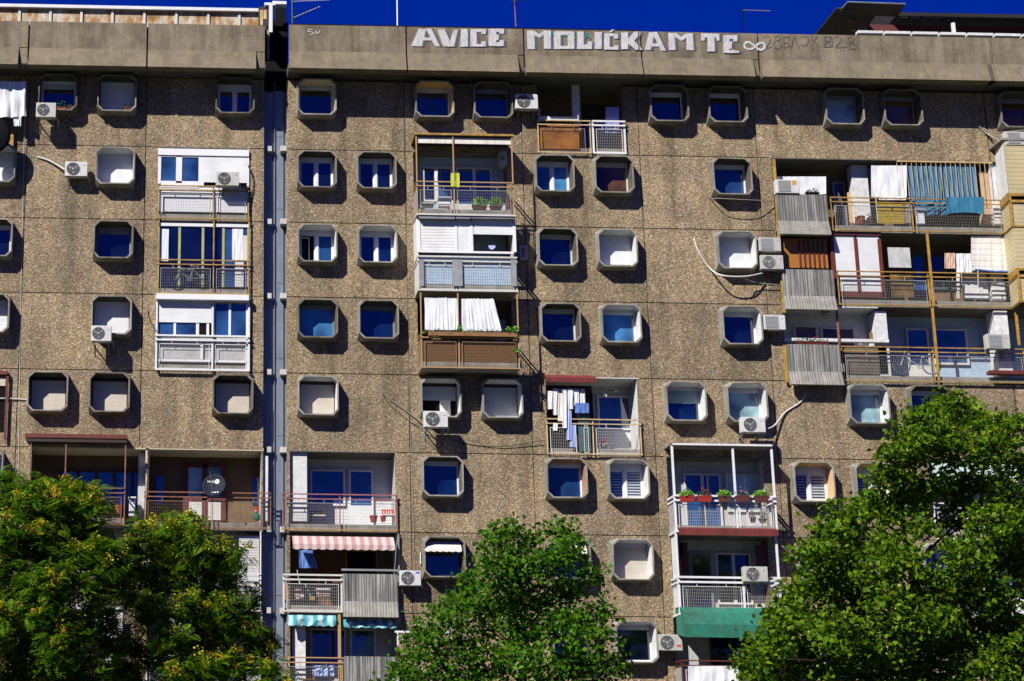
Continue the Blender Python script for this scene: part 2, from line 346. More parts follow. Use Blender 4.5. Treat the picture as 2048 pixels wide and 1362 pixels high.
def sheet(x0, x1, z0, z1, Y, amp=.03, waves=6, nx=60, nz=14, zfun=None, xfun=None, seed=0):
    """hanging cloth with real folds"""
    rr = random.Random(seed); ph = [rr.random()*6.28 for _ in range(4)]; hm = [(rr.uniform(.25, .6), rr.uniform(.45, 1.9), rr.random()*6.28, rr.uniform(-1.6, 1.6)) for _ in range(5)]
    v = []; f = []
    for k in range(nz+1):
        tz = k/nz
        for j in range(nx+1):
            tx = j/nx
            x = x0+(x1-x0)*tx; z = z1+(z0-z1)*tz
            if xfun: x = xfun(tx, tz)
            if zfun: z = zfun(tx, tz)
            u = tx+.03*math.sin(tx*9+ph[2]+tz*1.3)+.02*math.sin(tx*23+ph[3])
            y = Y+amp*sum(a_*math.sin(w_*waves*6.283*u+p_+q_*tz) for a_, w_, p_, q_ in hm)*(.35+.65*tz)+amp*.3*math.sin(tz*7+tx*11+ph[1])
            v.append((x, y, z))
    for k in range(nz):
        for j in range(nx):
            a = k*(nx+1)+j; f.append((a, a+1, a+nx+2, a+nx+1))
    return v, f

# ------------------------------------------------------------------ grid of the facade
PW = 4.307204; H = 2.8
def ZJ(r): return G - r*H
XR = [k*PW for k in range(-1, 8)]                       # joints of the right block
XLB = [-13.753633+k*PW for k in range(-2, 3)]           # joints of the left block
XR[5] = X_(1978, 323)*.5 + 5*PW*.5
RL0, RL1 = XLB[0], XLB[-1]; RR0, RR1 = XR[0], XR[-1]
blockL = thing('apartment_block', (RL0+(RL1-RL0)/2, 6, 0), 'left pebble-dashed apartment block with rusty white sheeting along its roof', 'apartment block', 'joined blocks of the estate')
blockR = thing('apartment_block', (RR0+(RR1-RR0)/2, 6, 0), 'wide pebble-dashed apartment block with large white graffiti letters on its parapet', 'apartment block', 'joined blocks of the estate')
holesL = []; holesR = []
def hole(B, x0, x1, z0, z1): (holesL if B is blockL else holesR).append((x0, x1, z0, z1))

# ------------------------------------------------------------------ box windows
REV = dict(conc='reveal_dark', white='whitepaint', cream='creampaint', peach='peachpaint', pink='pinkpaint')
def octo(cx, cz, h, w, ch, y, j=0):
    rj = lambda: random.uniform(-j, j)
    return [(p[0]+rj(), p[1]+rj(), p[2]+rj()) for p in octo_(cx, cz, h, w, ch, y)]
def octo_(cx, cz, h, w, ch, y):
    return [(cx-w+ch, y, cz-h), (cx+w-ch, y, cz-h), (cx+w, y, cz-h+ch), (cx+w, y, cz+h-ch), (cx+w-ch, y, cz+h), (cx-w+ch, y, cz+h), (cx-w, y, cz+h-ch), (cx-w, y, cz-h+ch)]
def window(B, xc, row, glz='single', rev='conc', frame='white', gm='glass', sh=0.0, shm='shutter_white', box=.12, label=None):
    zc = ZJ(row) - .16 - .73
    s = MB(); w = .71; wi = .665; b = .722
    jx = random.uniform(-.01, .01)
    F = octo(xc, zc, w, w, .19, -.42, .008); Bs = octo(xc, zc-.015, b, b, .05, 0.0)
    Fi = octo(xc, zc, wi, wi, .19, -.42, .006); Mi = octo(xc, zc, .635, .635, .10, -.12); Ri = octo(xc, zc, .62, .62, .004, .20)
    s.loft(Bs, F); s.loft(F, Fi); s.loft(Fi, octo(xc, zc, wi-.005, wi-.005, .19, -.395))
    wo = s.build('window', random.choice(['rim', 'rim', 'rim_pale', 'rim_stained']) if rev == 'conc' else 'rim_pale', B)
    if label: wo['label'] = label
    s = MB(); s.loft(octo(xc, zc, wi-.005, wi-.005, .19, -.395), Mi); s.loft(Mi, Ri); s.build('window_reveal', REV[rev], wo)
    hole(B, xc-.715, xc+.715, zc-.728, zc+.70)
    hw = .62; zt = zc+.62; zb = zc-.62; y = .12
    fm = dict(white='pvc', brown='darkbrown', grey='grey_metal', cream='offwhite')[frame]
    fr = MB()
    fr.box(xc-hw, xc+hw, y-.02, y+.06, zt-box, zt)                       # roller box / lintel board
    z1 = zt-box; t = .055
    fr.box(xc-hw, xc-hw+t, y, y+.06, zb, z1); fr.box(xc+hw-t, xc+hw, y, y+.06, zb, z1)
    fr.box(xc-hw+t, xc+hw-t, y, y+.06, zb, zb+t); fr.box(xc-hw+t, xc+hw-t, y, y+.06, z1-t*.8, z1)
    if glz in ('sash2', 'open', 'stripe2'):
        xm = xc + (.0 if glz != 'stripe2' else -.02)
        fr.box(xm-.06, xm+.06, y-.01, y+.05, zb+t, z1-t*.8)
        for (a, c) in ((xc-hw+t, xm-.06), (xm+.06, xc+hw-t)):
            fr.box(a, a+.03, y+.012, y+.05, zb+t, z1-t*.8); fr.box(c-.03, c, y+.012, y+.05, zb+t, z1-t*.8)
            fr.box(a+.03, c-.03, y+.012, y+.05, zb+t, zb+t+.03); fr.box(a+.03, c-.03, y+.012, y+.05, z1-t*.8-.03, z1-t*.8)
    fr.build('window_frame', fm, wo)
    if gm == 'glass': gm = random.choice(['glass', 'glass', 'glass_b', 'glass_c'])
    def pane(a, c, mat, k=0.0):
        q = MB(); q.poly([(a, y+.04+k, zb+t*.5), (c, y+.04, zb+t*.5), (c, y+.04+k*.5, z1-t*.4), (a, y+.04+k, z1-t*.4)]); q.build('pane', mat, wo)
    if glz in ('sash2', 'open', 'stripe2'):
        pane(xc-hw+t, xc-.06, 'black' if glz == 'open' else gm, .004); pane(xc+.06, xc+hw-t, gm, -.003)
    else: pane(xc-hw+t, xc+hw-t, gm, random.uniform(-.006, .006))
    if glz == 'open':
        q = MB(); x1 = xc-.11; q.box(xc-hw+t, xc-hw+t+.03, y-.02, y+.01, zb+t, z1-t); q.box(x1-.17, x1-.14, y+.0, y+.01, zb+t+.02, z1-t-.1)
        q.box(xc-hw+t+.03, x1-.17, y-.0, y+.01, z1-t-.12, z1-t-.09); q.build('open_sash', fm, wo)
    if glz == 'stripe2':
        q = MB(); k = 0; z = zb+t+.03
        while z < z1-t-.05: q.box(xc+.09, xc+hw-t-.03, y+.028, y+.036, z, z+.05); q.box(xc-hw+t+.03, xc-.09, y+.028, y+.036, z+.01, z+.03); z += .10
        q.build('striped_blind', 'shutter_grey', wo)
    if glz == 'half_curtain':
        q = MB(); v, f = sheet(xc+.02, xc+.40, zb+t, z1-t, y+.02, .006, 4, 30, 4, seed=3); mk('curtain', v, f, 'cloth_cream', wo)
    if sh > 0:
        q = MB(); q.box(xc-hw+.03, xc+hw-.03, y-.012, y-.002, z1-(z1-zb-.01)*sh, z1); q.build('roller_shutter', shm, wo)
    return wo
def wx(B, p, s):
    if B is blockL: return -13.753633 + p*PW + PW*(.25+.5*s)
    return p*PW + PW*(.25+.5*s)
L, R = blockL, blockR
for a in [
 (L,0,0,-1,dict(glz='single',gm='glass',sh=.18,shm='shutter_grey')), (L,0,1,-1,dict(sh=.97,box=.14,shm='shutter_white')), (L,1,1,-1,dict(glz='sash2',box=.2)),
 (R,-1,0,-1,dict(rev='cream',frame='cream',gm='glass',box=.10)), (R,0,0,-1,dict(rev='peach',frame='cream',gm='glass')), (R,0,1,-1,dict(rev='conc',frame='grey')),
 (R,2,0,-1,dict(rev='conc',frame='white')), (R,2,1,-1,dict(rev='conc',frame='white')), (R,3,1,-1,dict(gm='glass_curtain',frame='grey')), (R,4,0,-1,dict(gm='glass_brown',frame='grey')), (R,5,0,-1,dict(gm='glass_brown',frame='grey')),
 (L,-1,1,0,dict(rev='white',sh=.98)), (L,0,1,0,dict(rev='white',sh=.98)), (R,-1,0,0,dict(glz='sash2')), (R,-1,1,0,dict(glz='sash2')),
 (R,1,0,0,dict(glz='sash2',gm='glass_painted_sky')), (R,1,1,0,dict(gm='glass_brown',frame='cream')), (R,2,1,0,dict(gm='glass_blue')),
 (L,-1,1,1,dict(gm='glass')), (L,0,1,1,dict(gm='glass',frame='grey',box=.22)), (R,-1,0,1,dict(glz='open',rev='white')), (R,-1,1,1,dict(glz='sash2',rev='white')),
 (R,1,0,1,dict(frame='cream')), (R,1,1,1,dict(rev='white',sh=.88)), (R,2,1,1,dict(rev='white',sh=1.0)),
 (L,-1,1,2,dict(rev='conc',sh=.94)), (L,0,1,2,dict(rev='conc',sh=.93)), (R,-1,0,2,dict(gm='glass_painted_sky',frame='grey')), (R,-1,1,2,dict(frame='grey')),
 (R,1,0,2,dict(gm='glass',frame='cream')), (R,1,1,2,dict(rev='white',gm='glass_painted_sky')), (R,2,1,2,dict(rev='white',gm='glass')),
 (L,0,0,3,dict(sh=1.0,shm='shutter_cream',frame='brown')), (L,0,1,3,dict(sh=1.0,shm='shutter_cream',frame='brown')), (L,1,1,3,dict(sh=1.0,shm='shutter_cream',frame='brown')),
 (R,-1,0,3,dict(sh=1.0,frame='brown',shm='shutter_cream',rev='white')), (R,0,0,3,dict(rev='white',frame='brown',glz='half_curtain',gm='black',sh=.45,shm='shutter_grey')), (R,0,1,3,dict(rev='white',frame='brown',sh=.97,shm='shutter_grey')),
 (R,2,0,3,dict(rev='white',gm='glass_b',sh=.42,shm='shutter_mint')), (R,2,1,3,dict(rev='white',gm='glass_curtain')), (R,3,1,3,dict(rev='white',gm='glass_curtain')), (R,4,0,3,dict(gm='glass')),
 (L,-1,1,4,dict(gm='glass_blue',rev='cream')), (R,0,0,4,dict(frame='white')), (R,1,0,4,dict(rev='pink')), (R,1,1,4,dict(rev='white',glz='stripe2',gm='glass_blue',box=.2)),
 (R,3,0,4,dict(rev='peach',glz='stripe2',box=.22)), (R,3,1,4,dict(rev='peach',glz='stripe2',box=.22)),
 (R,0,0,5,dict(frame='brown')), (R,1,0,5,dict(frame='grey')), (R,1,1,5,dict(rev='white',sh=1.0,shm='shutter_cream')), (R,3,0,5,dict(rev='white',sh=1.0,shm='shutter_grey')),
 (R,4,0,5,dict(glz='sash2',gm='glass_blue')), (R,1,1,6,dict(rev='white',gm='glass')), (R,1,0,6,dict(gm='glass')), (R,3,0,6,dict(gm='glass')),
 (R,-1,0,7,dict()), (R,1,0,7,dict()), (R,1,1,7,dict()), (L,0,1,7,dict()), (L,1,1,7,dict()), (R,3,0,7,dict())]:
    window(a[0], wx(a[0], a[1], a[2]), a[3], **a[4])

# ------------------------------------------------------------------ balconies
def loggia(B, X0, X1, row, depth=1.25, prot=0.0, wall='greywall', ceil='soffit', name='balcony', ztop=None, side=None, zbot=None):
    z0 = ZJ(row+1)+.24 if zbot is None else zbot; z1 = ZJ(row)-.02 if ztop is None else ztop
    m = MB(); m.box(X0-.02, X1+.02, -prot, depth, z0-.24, z0)
    b = m.build(name, 'slab', B)
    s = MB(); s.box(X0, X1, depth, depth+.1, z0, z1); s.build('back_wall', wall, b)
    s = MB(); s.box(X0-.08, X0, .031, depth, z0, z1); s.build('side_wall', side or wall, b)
    s = MB(); s.box(X1, X1+.08, .031, depth, z0, z1); s.build('side_wall', side or wall, b)
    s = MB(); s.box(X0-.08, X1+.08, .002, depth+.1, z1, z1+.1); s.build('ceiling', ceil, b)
    hole(B, X0, X1, z0-.24, z1+.0)
    return b, z0, z1
def mesh_panel(m, x0, x1, z0, z1, Y, p=.062, t=.0022):
    nx = max(2, int((x1-x0)/p)); nz = max(2, int((z1-z0)/(p*1.6)))
    for i in range(nx+1): x = x0+(x1-x0)*i/nx; m.box(x-t, x+t, Y-t, Y+t, z0, z1)
    for i in range(nz+1): z = z0+(z1-z0)*i/nz; m.box(x0, x1, Y+t, Y+2.4*t, z-t*.8, z+t*.8)
def railing(b, X0, X1, z0, Y, rail='yellow_paint', wire='wire', posts=(0, .5, 1), top=1.02, ztop=None, bays=None, bot=-.22, pr=.019, mesh=True, sides=0.0, lower=None, skip=None):
    m = MB(); W = X1-X0; r = pr
    for zz in (top, top-.165):
        m.box(X0-.03, X1+.03, Y-r, Y+r, z0+zz-r, z0+zz+r)
        if sides:
            m.box(X0-r, X0+r, Y+r, Y+sides, z0+zz-r, z0+zz+r); m.box(X1-r, X1+r, Y+r, Y+sides, z0+zz-r, z0+zz+r)
    m.build('handrail', rail, b)
    m = MB(); m.box(X0-.03, X1+.03, Y-r, Y+r, z0+bot-r, z0+bot+r)
    if sides:
        m.box(X0-r, X0+r, Y+r, Y+sides, z0+bot-r, z0+bot+r); m.box(X1-r, X1+r, Y+r, Y+sides, z0+bot-r, z0+bot+r)
    m.build('bottom_rail', lower or rail, b)
    for q in posts:
        x = X0+W*q; m = MB(); e = 0 if q not in (0, 1) else 0
        m.box(x-r*1.1, x+r*1.1, Y+r, Y+3*r, z0+bot+r, ztop if ztop else z0+top); m.build('post', rail, b)
    if mesh:
        bays = bays or [(posts[i], posts[i+1]) for i in range(len(posts)-1)]
        for a, c in bays:
            x0, x1 = X0+W*a+.10, X0+W*c-.10
            m = MB(); zt = z0+top-.30; t = .010
            m.box(x0, x0+2*t, Y-t, Y+t, z0+bot+.03, zt); m.box(x1-2*t, x1, Y-t, Y+t, z0+bot+.03, zt); m.box(x0+2*t, x1-2*t, Y-t, Y+t, zt-2*t, zt); m.box(x0+2*t, x1-2*t, Y-t, Y+t, z0+bot+.04, z0+bot+.04+2*t)
            for e in (.25, .75): m.box(x0+(x1-x0)*e-t, x0+(x1-x0)*e+t, Y-t, Y+t, zt, z0+top-.165-r)
            mesh_panel(m, x0+.02, x1-.02, z0+bot+.06, zt-.02, Y)
            m.build('mesh_panel', wire, b)
        if sides:
            for xs in (X0, X1):
                m = MB()
                k = int(sides/.07)
                for i in range(k): yy = Y+.05+i*.07; m.box(xs-.004, xs+.004, yy-.004, yy+.004, z0+bot, z0+top-.2)
                m.build('side_bars', wire, b)
def unit(b, x0, x1, z0, z1, Y, frame='offwhite', gm='glass', panes=1, t=.07, kick=0, name='window', fh=.04):
    """a framed door or window standing at depth Y: frame + panes"""
    m = MB(); m.box(x0, x1, Y-fh, Y, z1-t, z1); m.box(x0, x1, Y-fh, Y, z0, z0+t+kick); m.box(x0, x0+t, Y-fh, Y, z0+t+kick, z1-t); m.box(x1-t, x1, Y-fh, Y, z0+t+kick, z1-t)
    w = (x1-x0)/panes
    for i in range(1, panes): m.box(x0+w*i-t*.8, x0+w*i+t*.8, Y-fh, Y, z0+t+kick, z1-t)
    m.build(name+'_frame', frame, b)
    for i in range(panes):
        a = x0+w*i+t*.8; c = x0+w*(i+1)-t*.8; k = random.uniform(-.004, .004)
        q = MB(); q.poly([(a, Y-.012+k, z0+t+kick), (c, Y-.012-k, z0+t+kick), (c, Y-.012, z1-t), (a, Y-.012, z1-t)]); q.build(name+'_pane', gm, b)
def shut(b, x0, x1, z0, z1, Y, mat='shutter_white', th=.02, name='roller_shutter'):
    m = MB(); m.box(x0, x1, Y, Y+th, z0, z1); return m.build(name, mat, b)

# --- left block, column with three flush enclosed balconies
YF = -.15
for row, (px0, px1, yr) in {0: (317, 497, 370), 1: (316, 498, 515), 2: (313, 498, 665)}.items():
    X0, X1 = X_(px0, yr, YF), X_(px1, yr, YF); W = X1-X0
    b, z0, z1 = loggia(L, X0+.03, X1-.03, row, wall='creampaint' if row == 1 else 'greywall')
    if row == 0:
        m = MB(); m.px(316, 298, 498, 311, -.10, .1); m.px(316, 311, 322, 367, -.06, .05); m.px(397, 311, 408, 373, -.06, .05); m.px(352, 311, 364, 366, -.06, .05); m.px(322, 311, 397, 314, -.06, .05); m.px(322, 362, 397, 375, -.06, .05); m.px(494, 311, 498, 427, -.06, .05)
        m.build('enclosure_frame', 'pvc', b)
        for a, c in ((323, 354), (365, 397)): m = MB(); m.px(a, 312, c, 363, -.03, .01); m.build('enclosure_pane', 'glass_blue', b)
        m = MB(); m.px(408, 311, 494, 365, -.06, .02); m.build('roller_shutter', 'shutter_white', b)
        m = MB(); m.px(317, 375, 498, 424, -.04, .03); m.build('infill_panel', 'pvc', b)
        m = MB(); m.px(323, 384, 452, 387, -.07, .03); m.px(322, 391, 448, 394, -.07, .03); m.px(322, 394, 327, 424, -.07, .03); m.px(434, 394, 440, 424, -.07, .03); m.build('panel_trim', 'pvc', b)
        railing(b, X0, X1, z0, YF, 'yellow_paint', 'wire', (0, .61, 1), bays=[(0, .61), (.61, 1)])
    if row == 1:
        m = MB(); m.px(317, 446, 498, 453, -.06, .1); m.build('lintel_board', 'white', b)
        for i, x in enumerate((317, 356, 403, 444, 494)): m = MB(); m.px(x, 453, x+(5 if i not in (0, 4) else 3), 574, -.03, .04); m.build('mullion', 'olive_frame', b)
        for a, c in ((320, 356), (361, 403), (408, 444), (449, 494)): m = MB(); m.px(a, 453, c, 574, .0, .01); m.build('enclosure_pane', 'glass_blue' if a == 449 else 'glass', b)
        for k, (a, c, d) in enumerate(((319, 337, 522), (464, 486, 520))):
            v, f = sheet(X_(a, 490), X_(c, 490), Z_(a, d), Z_(a, 458), -.018, .008, 4, 40, 6, seed=k); mk('curtain', v, f, 'cloth_white', b)
        m = MB(); m.px(486, 471, 494, 522, -.015, .01); m.px(470, 524, 487, 574, -.015, .01); m.build('cupboard_behind_glass', 'offwhite', b)
        railing(b, X0, X1, z0, YF, 'yellow_paint', 'wire', (0, .61, 1), ztop=z1+.02)
    if row == 2:
        m = MB(); m.px(312, 588, 498, 599, -.30, .30); m.build('shutter_housing', 'pvc', b)
        m = MB(); m.px(313, 599, 317, 740, -.05, .05); m.build('frame_post', 'pvc', b)
        m = MB(); m.px(423, 604, 430, 727, -.05, .05); m.px(492, 604, 498, 740, -.05, .05); m.px(430, 602, 492, 605, -.05, .05); 
        m.build('enclosure_frame', 'pvc', b)
        for a, y0, c in ((457, 606, 462), (347, 645, 352), (392, 645, 398), (413, 645, 418)): mm = MB(); mm.px(a, y0, c, 672, -.05, .05); mm.build('mullion', 'pvc', b)
        for a, y0, c in ((317, 640, 347), (352, 640, 392), (430, 605, 457), (462, 605, 492)): m = MB(); m.px(a, y0, c, 674, -.02, .01); m.build('enclosure_pane', 'glass_blue', b)
        m = MB(); m.px(398, 640, 413, 674, -.02, .01); m.build('enclosure_pane', 'black', b)
        m = MB(); m.px(317, 600, 423, 645, -.07, .03); m.build('roller_shutter', 'shutter_white', b)
        m = MB(); m.px(317, 675, 423, 721, .0, .02); m.px(430, 675, 492, 723, .0, .02); m.build('infill_panel', 'greywall', b)
        m = MB(); m.px(317, 719, 423, 723, -.08, .03); m.px(430, 721, 492, 725, -.08, .03); m.px(401, 680, 406, 720, -.08, .03); m.build('panel_trim', 'pvc', b)
        railing(b, X0, X1, z0, YF, 'white', 'wire_white', (0, .605, 1), pr=.03, ztop=z1-.1)
# --- right block, first column: three projecting balconies
YP = -1.05
for row, (px0, px1, yr) in {0: (834, 1026, 360), 1: (836, 1032, 510), 2: (843, 1037, 670)}.items():
    X0, X1 = X_(px0, yr, YP), X_(px1, yr, YP); W = X1-X0
    b, z0, z1 = loggia(R, X0+.02, X1-.02, row, prot=1.0, depth=.5 if row == 0 else .6, wall='bluewall' if row != 2 else 'brownwall', ceil='soffit', side='brownwall')
    if row == 0:
        zt = Z_(930, 269, YP)
        m = MB(); m.box(X0-.06, X1+.06, YP-.03, YP+.05, zt-.04, zt+.03); m.box(X0-.06, X0, YP+.05, 0, zt-.04, zt+.03); m.box(X1, X1+.06, YP+.05, 0, zt-.04, zt+.03); m.build('top_frame', 'yellow_paint', b)
        m = MB(); m.box(X0+.04, X1-.02, YP+.08, YP+.13, zt-.32, zt-.10); m.build('rolled_awning', 'cloth_cream', b)
        m = MB(); m.box(X0, X1, YP+.06, 0, zt-.05, zt-.03); m.build('canopy_sheet', 'roof_dark', b)
        Yb = .46
        m = MB()
        unit(b, X_(845, 370, .5), X_(872, 370, .5), z0+.8, z0+2.15, Yb+.03, 'offwhite', 'glass', 1)
        unit(b, X_(872, 370, .5), X_(905, 370, .5), z0+.05, z0+2.15, Yb, 'offwhite', 'glass_blue', 1, kick=.6, name='door')
        unit(b, X_(912, 370, .5), X_(984, 370, .5), z0+.05, z0+2.15, Yb, 'offwhite', 'glass_blue', 2, kick=.6, name='door')
        railing(b, X0, X1, z0, YP, 'pinkbrown_rail', 'wire', (0, .385, 1), ztop=zt-.04, sides=1.0)
    if row == 1:
        zt = Z_(930, 432, YP)
        m = MB(); m.px(833, 428, 1032, 431, YP-.06, .9); m.build('enclosure_roof', 'offwhite', b)
        for a, c in ((838, 910), (912, 941), (943, 1029)): m = MB(); m.px(a, 431, c, 437, YP-.02, .2); m.build('shutter_housing', 'grey_metal', b)
        Y = YP+.16
        m = MB(); m.px(835, 440, 841, 504, Y, .06); m.px(910, 440, 915, 504, Y, .06); m.px(940, 440, 946, 504, Y, .06); m.px(1026, 441, 1032, 504, Y, .06); m.px(841, 502, 1028, 506, Y-.01, .07); m.px(841, 436, 1028, 442, Y, .06)
        m.box(X0, X0+.05, Y+.06, 0, z0+1.0, zt); m.box(X1-.05, X1, Y+.06, 0, z0+1.0, zt); m.build('enclosure_frame', 'pvc', b)
        m = MB(); m.px(841, 442, 910, 502, Y+.02, .02); m.build('roller_shutter', 'shutter_big', b)
        m = MB(); m.px(915, 442, 940, 502, Y+.02, .02); m.build('roller_shutter', 'shutter_white', b)
        m = MB(); m.px(946, 442, 1026, 469, Y+.02, .02); m.build('roller_shutter', 'shutter_white', b)
        m = MB(); m.box(X0+.03, X1-.03, YP+.05, YP+.07, z0+.02, z0+1.0); m.build('infill_panel', 'bluewall', b)
        for a, c in ((838, 848), (905, 925), (1022, 1033)): m = MB(); m.px(a, 519, c, 572, YP-.04, .012); m.build('screen_strip', 'screen_grey', b)
        railing(b, X0, X1, z0, YP, 'offwhite', 'wire_white', (0, .385, 1), pr=.028, sides=1.0)
    if row == 2:
        railing(b, X0, X1, z0, YP, 'pinkbrown_rail', 'wire_rust', (0, .385, 1), ztop=z1+.02, sides=1.0)
        m = MB(); m.box(X0+.05, X1-.04, YP+.06, YP+.075, z0+.02, z0+.80); m.build('privacy_screen', 'screen_brown', b)
        m = MB(); m.box(X1-.52, X1-.12, .55, .58, z0+.2, z0+2.0); m.build('door_frame', 'bluewall', b)
# --- right block, column one: flush balconies at the top and in the fourth row
X0, X1 = X_(1076, 250, -.12), X_(1249, 250, -.12)
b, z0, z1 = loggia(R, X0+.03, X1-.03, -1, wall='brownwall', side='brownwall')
m = MB(); m.px(1145, 150, 1160, 262, .12, .2); m.build('pillar', 'whitepaint', b)
unit(b, X_(1165, 230, 1.2), X_(1225, 230, 1.2), z0+.05, z0+2.2, 1.2, 'darkbrown', 'glass', 2, kick=.3, name='door')
railing(b, X0, X_(1180, 250, -.12), z0, -.12, 'pale_yellow', 'wire_rust', (0, 1), bays=[(0, .95)])
railing(b, X_(1186, 250, -.12), X1, z0, -.12, 'white', 'wire_white', (0, 1), pr=.03)
m = MB(); m.px(1080, 247, 1158, 298, -.05, .012); m.build('privacy_screen', 'screen_orange', b)
m = MB(); m.px(1080, 233, 1156, 242, -.05, .05); m.build('ledge_board', 'whitepaint', b)
m = MB()
for a in (1079, 1157): m.tube([P(a, 243, -.13), P(a-1, 230, -.14), P(a+2, 216, -.10)], .022)
m.build('line_bracket', 'offwhite', b)
X0, X1 = X_(1094, 850, -.12), X_(1281, 850, -.12)
b, z0, z1 = loggia(R, X0+.03, X1-.02, 3, wall='whitepaint', ceil='whitepaint')
unit(b, X_(1195, 840, 1.25), X_(1262, 840, 1.25), z0+.95, z0+2.2, 1.22, 'white', 'glass_blue', 1)
m = MB(); m.px(1186, 785, 1188, 905, 1.1, .05); m.build('door_post', 'darkbrown', b)
m = MB(); m.px(1095, 765, 1186, 905, 1.15, .02); m.build('dark_door', 'darkbrown', b)
m = MB(); m.extx([(0, z1+.10), (-.42, z1-.10), (-.42, z1-.26), (-.40, z1-.26), (-.39, z1-.11), (0, z1+.07)], X_(1090, 765, -.2), X_(1190, 765, -.2)); m.build('awning', 'cloth_wine', b)
railing(b, X0, X1, z0, -.12, 'pale_yellow', 'wire_white', (0, .49, 1), bays=[(0, .34), (.36, .47), (.49, 1)])
m = MB(); m.px(1157, 828, 1181, 903, -.09, .012); m.build('dark_screen', 'steel_blue', b)
# --- right block, column two: projecting white balconies
YQ = -.9
for row, (px0, px1, yr) in {4: (1349, 1549, 975), 5: (1357, 1558, 1140), 6: (1364, 1566, 1320)}.items():
    X0, X1 = X_(px0, yr, YQ), X_(px1, yr, YQ)
    b, z0, z1 = loggia(R, X0+.03, X1-.03, row, prot=.85, depth=.7, wall='greywall', side='greywall' if row == 4 else 'brownwall')
    if row == 4:
        zt = Z_(1450, 890, YQ)
        m = MB(); m.box(X0-.05, X1+.05, YQ-.02, -.002, zt, zt+.05); m.build('enclosure_roof', 'slab', b)
        m = MB(); m.box(X0, X1, YQ-.04, YQ-.022, zt-.03, zt+.03); m.build('roof_edge', 'white', b)
        unit(b, X_(1366, 960, .7), X_(1440, 960, .7), z0+.05, z0+2.1, .66, 'offwhite', 'glass_blue', 2, kick=.1, name='door')
        unit(b, X_(1450, 960, .7), X_(1520, 960, .7), z0+.75, z0+2.1, .66, 'offwhite', 'glass_curtain', 1)
        railing(b, X0, X1, z0, YQ, 'white', 'wire_white', (0, .61, 1), pr=.032, ztop=zt-.02, sides=.88)
        m = MB()
        for q in (.07, .64, .72, .95): m.box(X0+(X1-X0)*q-.03, X0+(X1-X0)*q+.03, YQ+.06, YQ+.10, z0-.2, z0+.75)
        m.build('inner_stanchion', 'white', b)
    if row == 5:
        m = MB(); m.extx([(YQ+.1, z1+.22), (YQ-.12, z1+.12), (YQ-.14, z1-.10), (YQ-.12, z1-.10), (YQ-.10, z1+.10), (YQ+.1, z1+.19)], X0+.05, X1+.02); m.build('awning', 'cloth_wine', b)
        unit(b, X_(1378, 1120, .7), X_(1422, 1120, .7), z0+.05, z0+2.1, .66, 'grey_metal', 'glass', 1, name='door')
        unit(b, X_(1430, 1120, .7), X_(1500, 1120, .7), z0+.3, z0+2.1, .66, 'offwhite', 'glass', 2)
        m = MB(); m.px(1366, 1085, 1376, 1160, .3, .3); m.build('pillar', 'maroon', b)
        m = MB(); m.px(1512, 1090, 1548, 1135, .1, .03); m.build('side_screen', 'maroon', b)
        railing(b, X0, X1, z0, YQ, 'white', 'wire_white', (0, .64, 1), pr=.034, sides=.88)
        for x in (X0, X1): m = MB(); m.box(x-.035, x+.035, YQ+.06, YQ+.12, z0+1.0, z1+.1); m.build('corner_post', 'white', b)
        m = MB(); m.box(X0+.05, X0+.07, YQ+.1, 0, z0, z1); m.build('side_sheet', 'whitepaint', b)
    if row == 6:
        m = MB(); xa, xb = X0+.03, X1+.02
        prof = [(-.35, z1+.30), (YQ-.05, z1+.26), (YQ-.30, z1+.05), (YQ-.42, z1-.35), (YQ-.40, z1-.78), (YQ-.39, z1-.78), (YQ-.41, z1-.36), (YQ-.29, z1+.02), (YQ-.05, z1+.22), (-.35, z1+.26)]
        m.extx(prof, xa, xb)
        m.build('awning', 'cloth_green', b)
        m = MB(); m.poly([(xa, p[0], p[1]) for p in prof[:5]]+[(xa, -.35, z1-.6)]); m.build('awning_side', 'cloth_green', b)
        railing(b, X0, X1, z0, YQ, 'brown_frame', 'wire_white', (0, 1), sides=.88)
        unit(b, X_(1420, 1300, .7), X_(1500, 1300, .7), z0+.05, z0+2.1, .66, 'darkbrown', 'glass', 2, name='door')
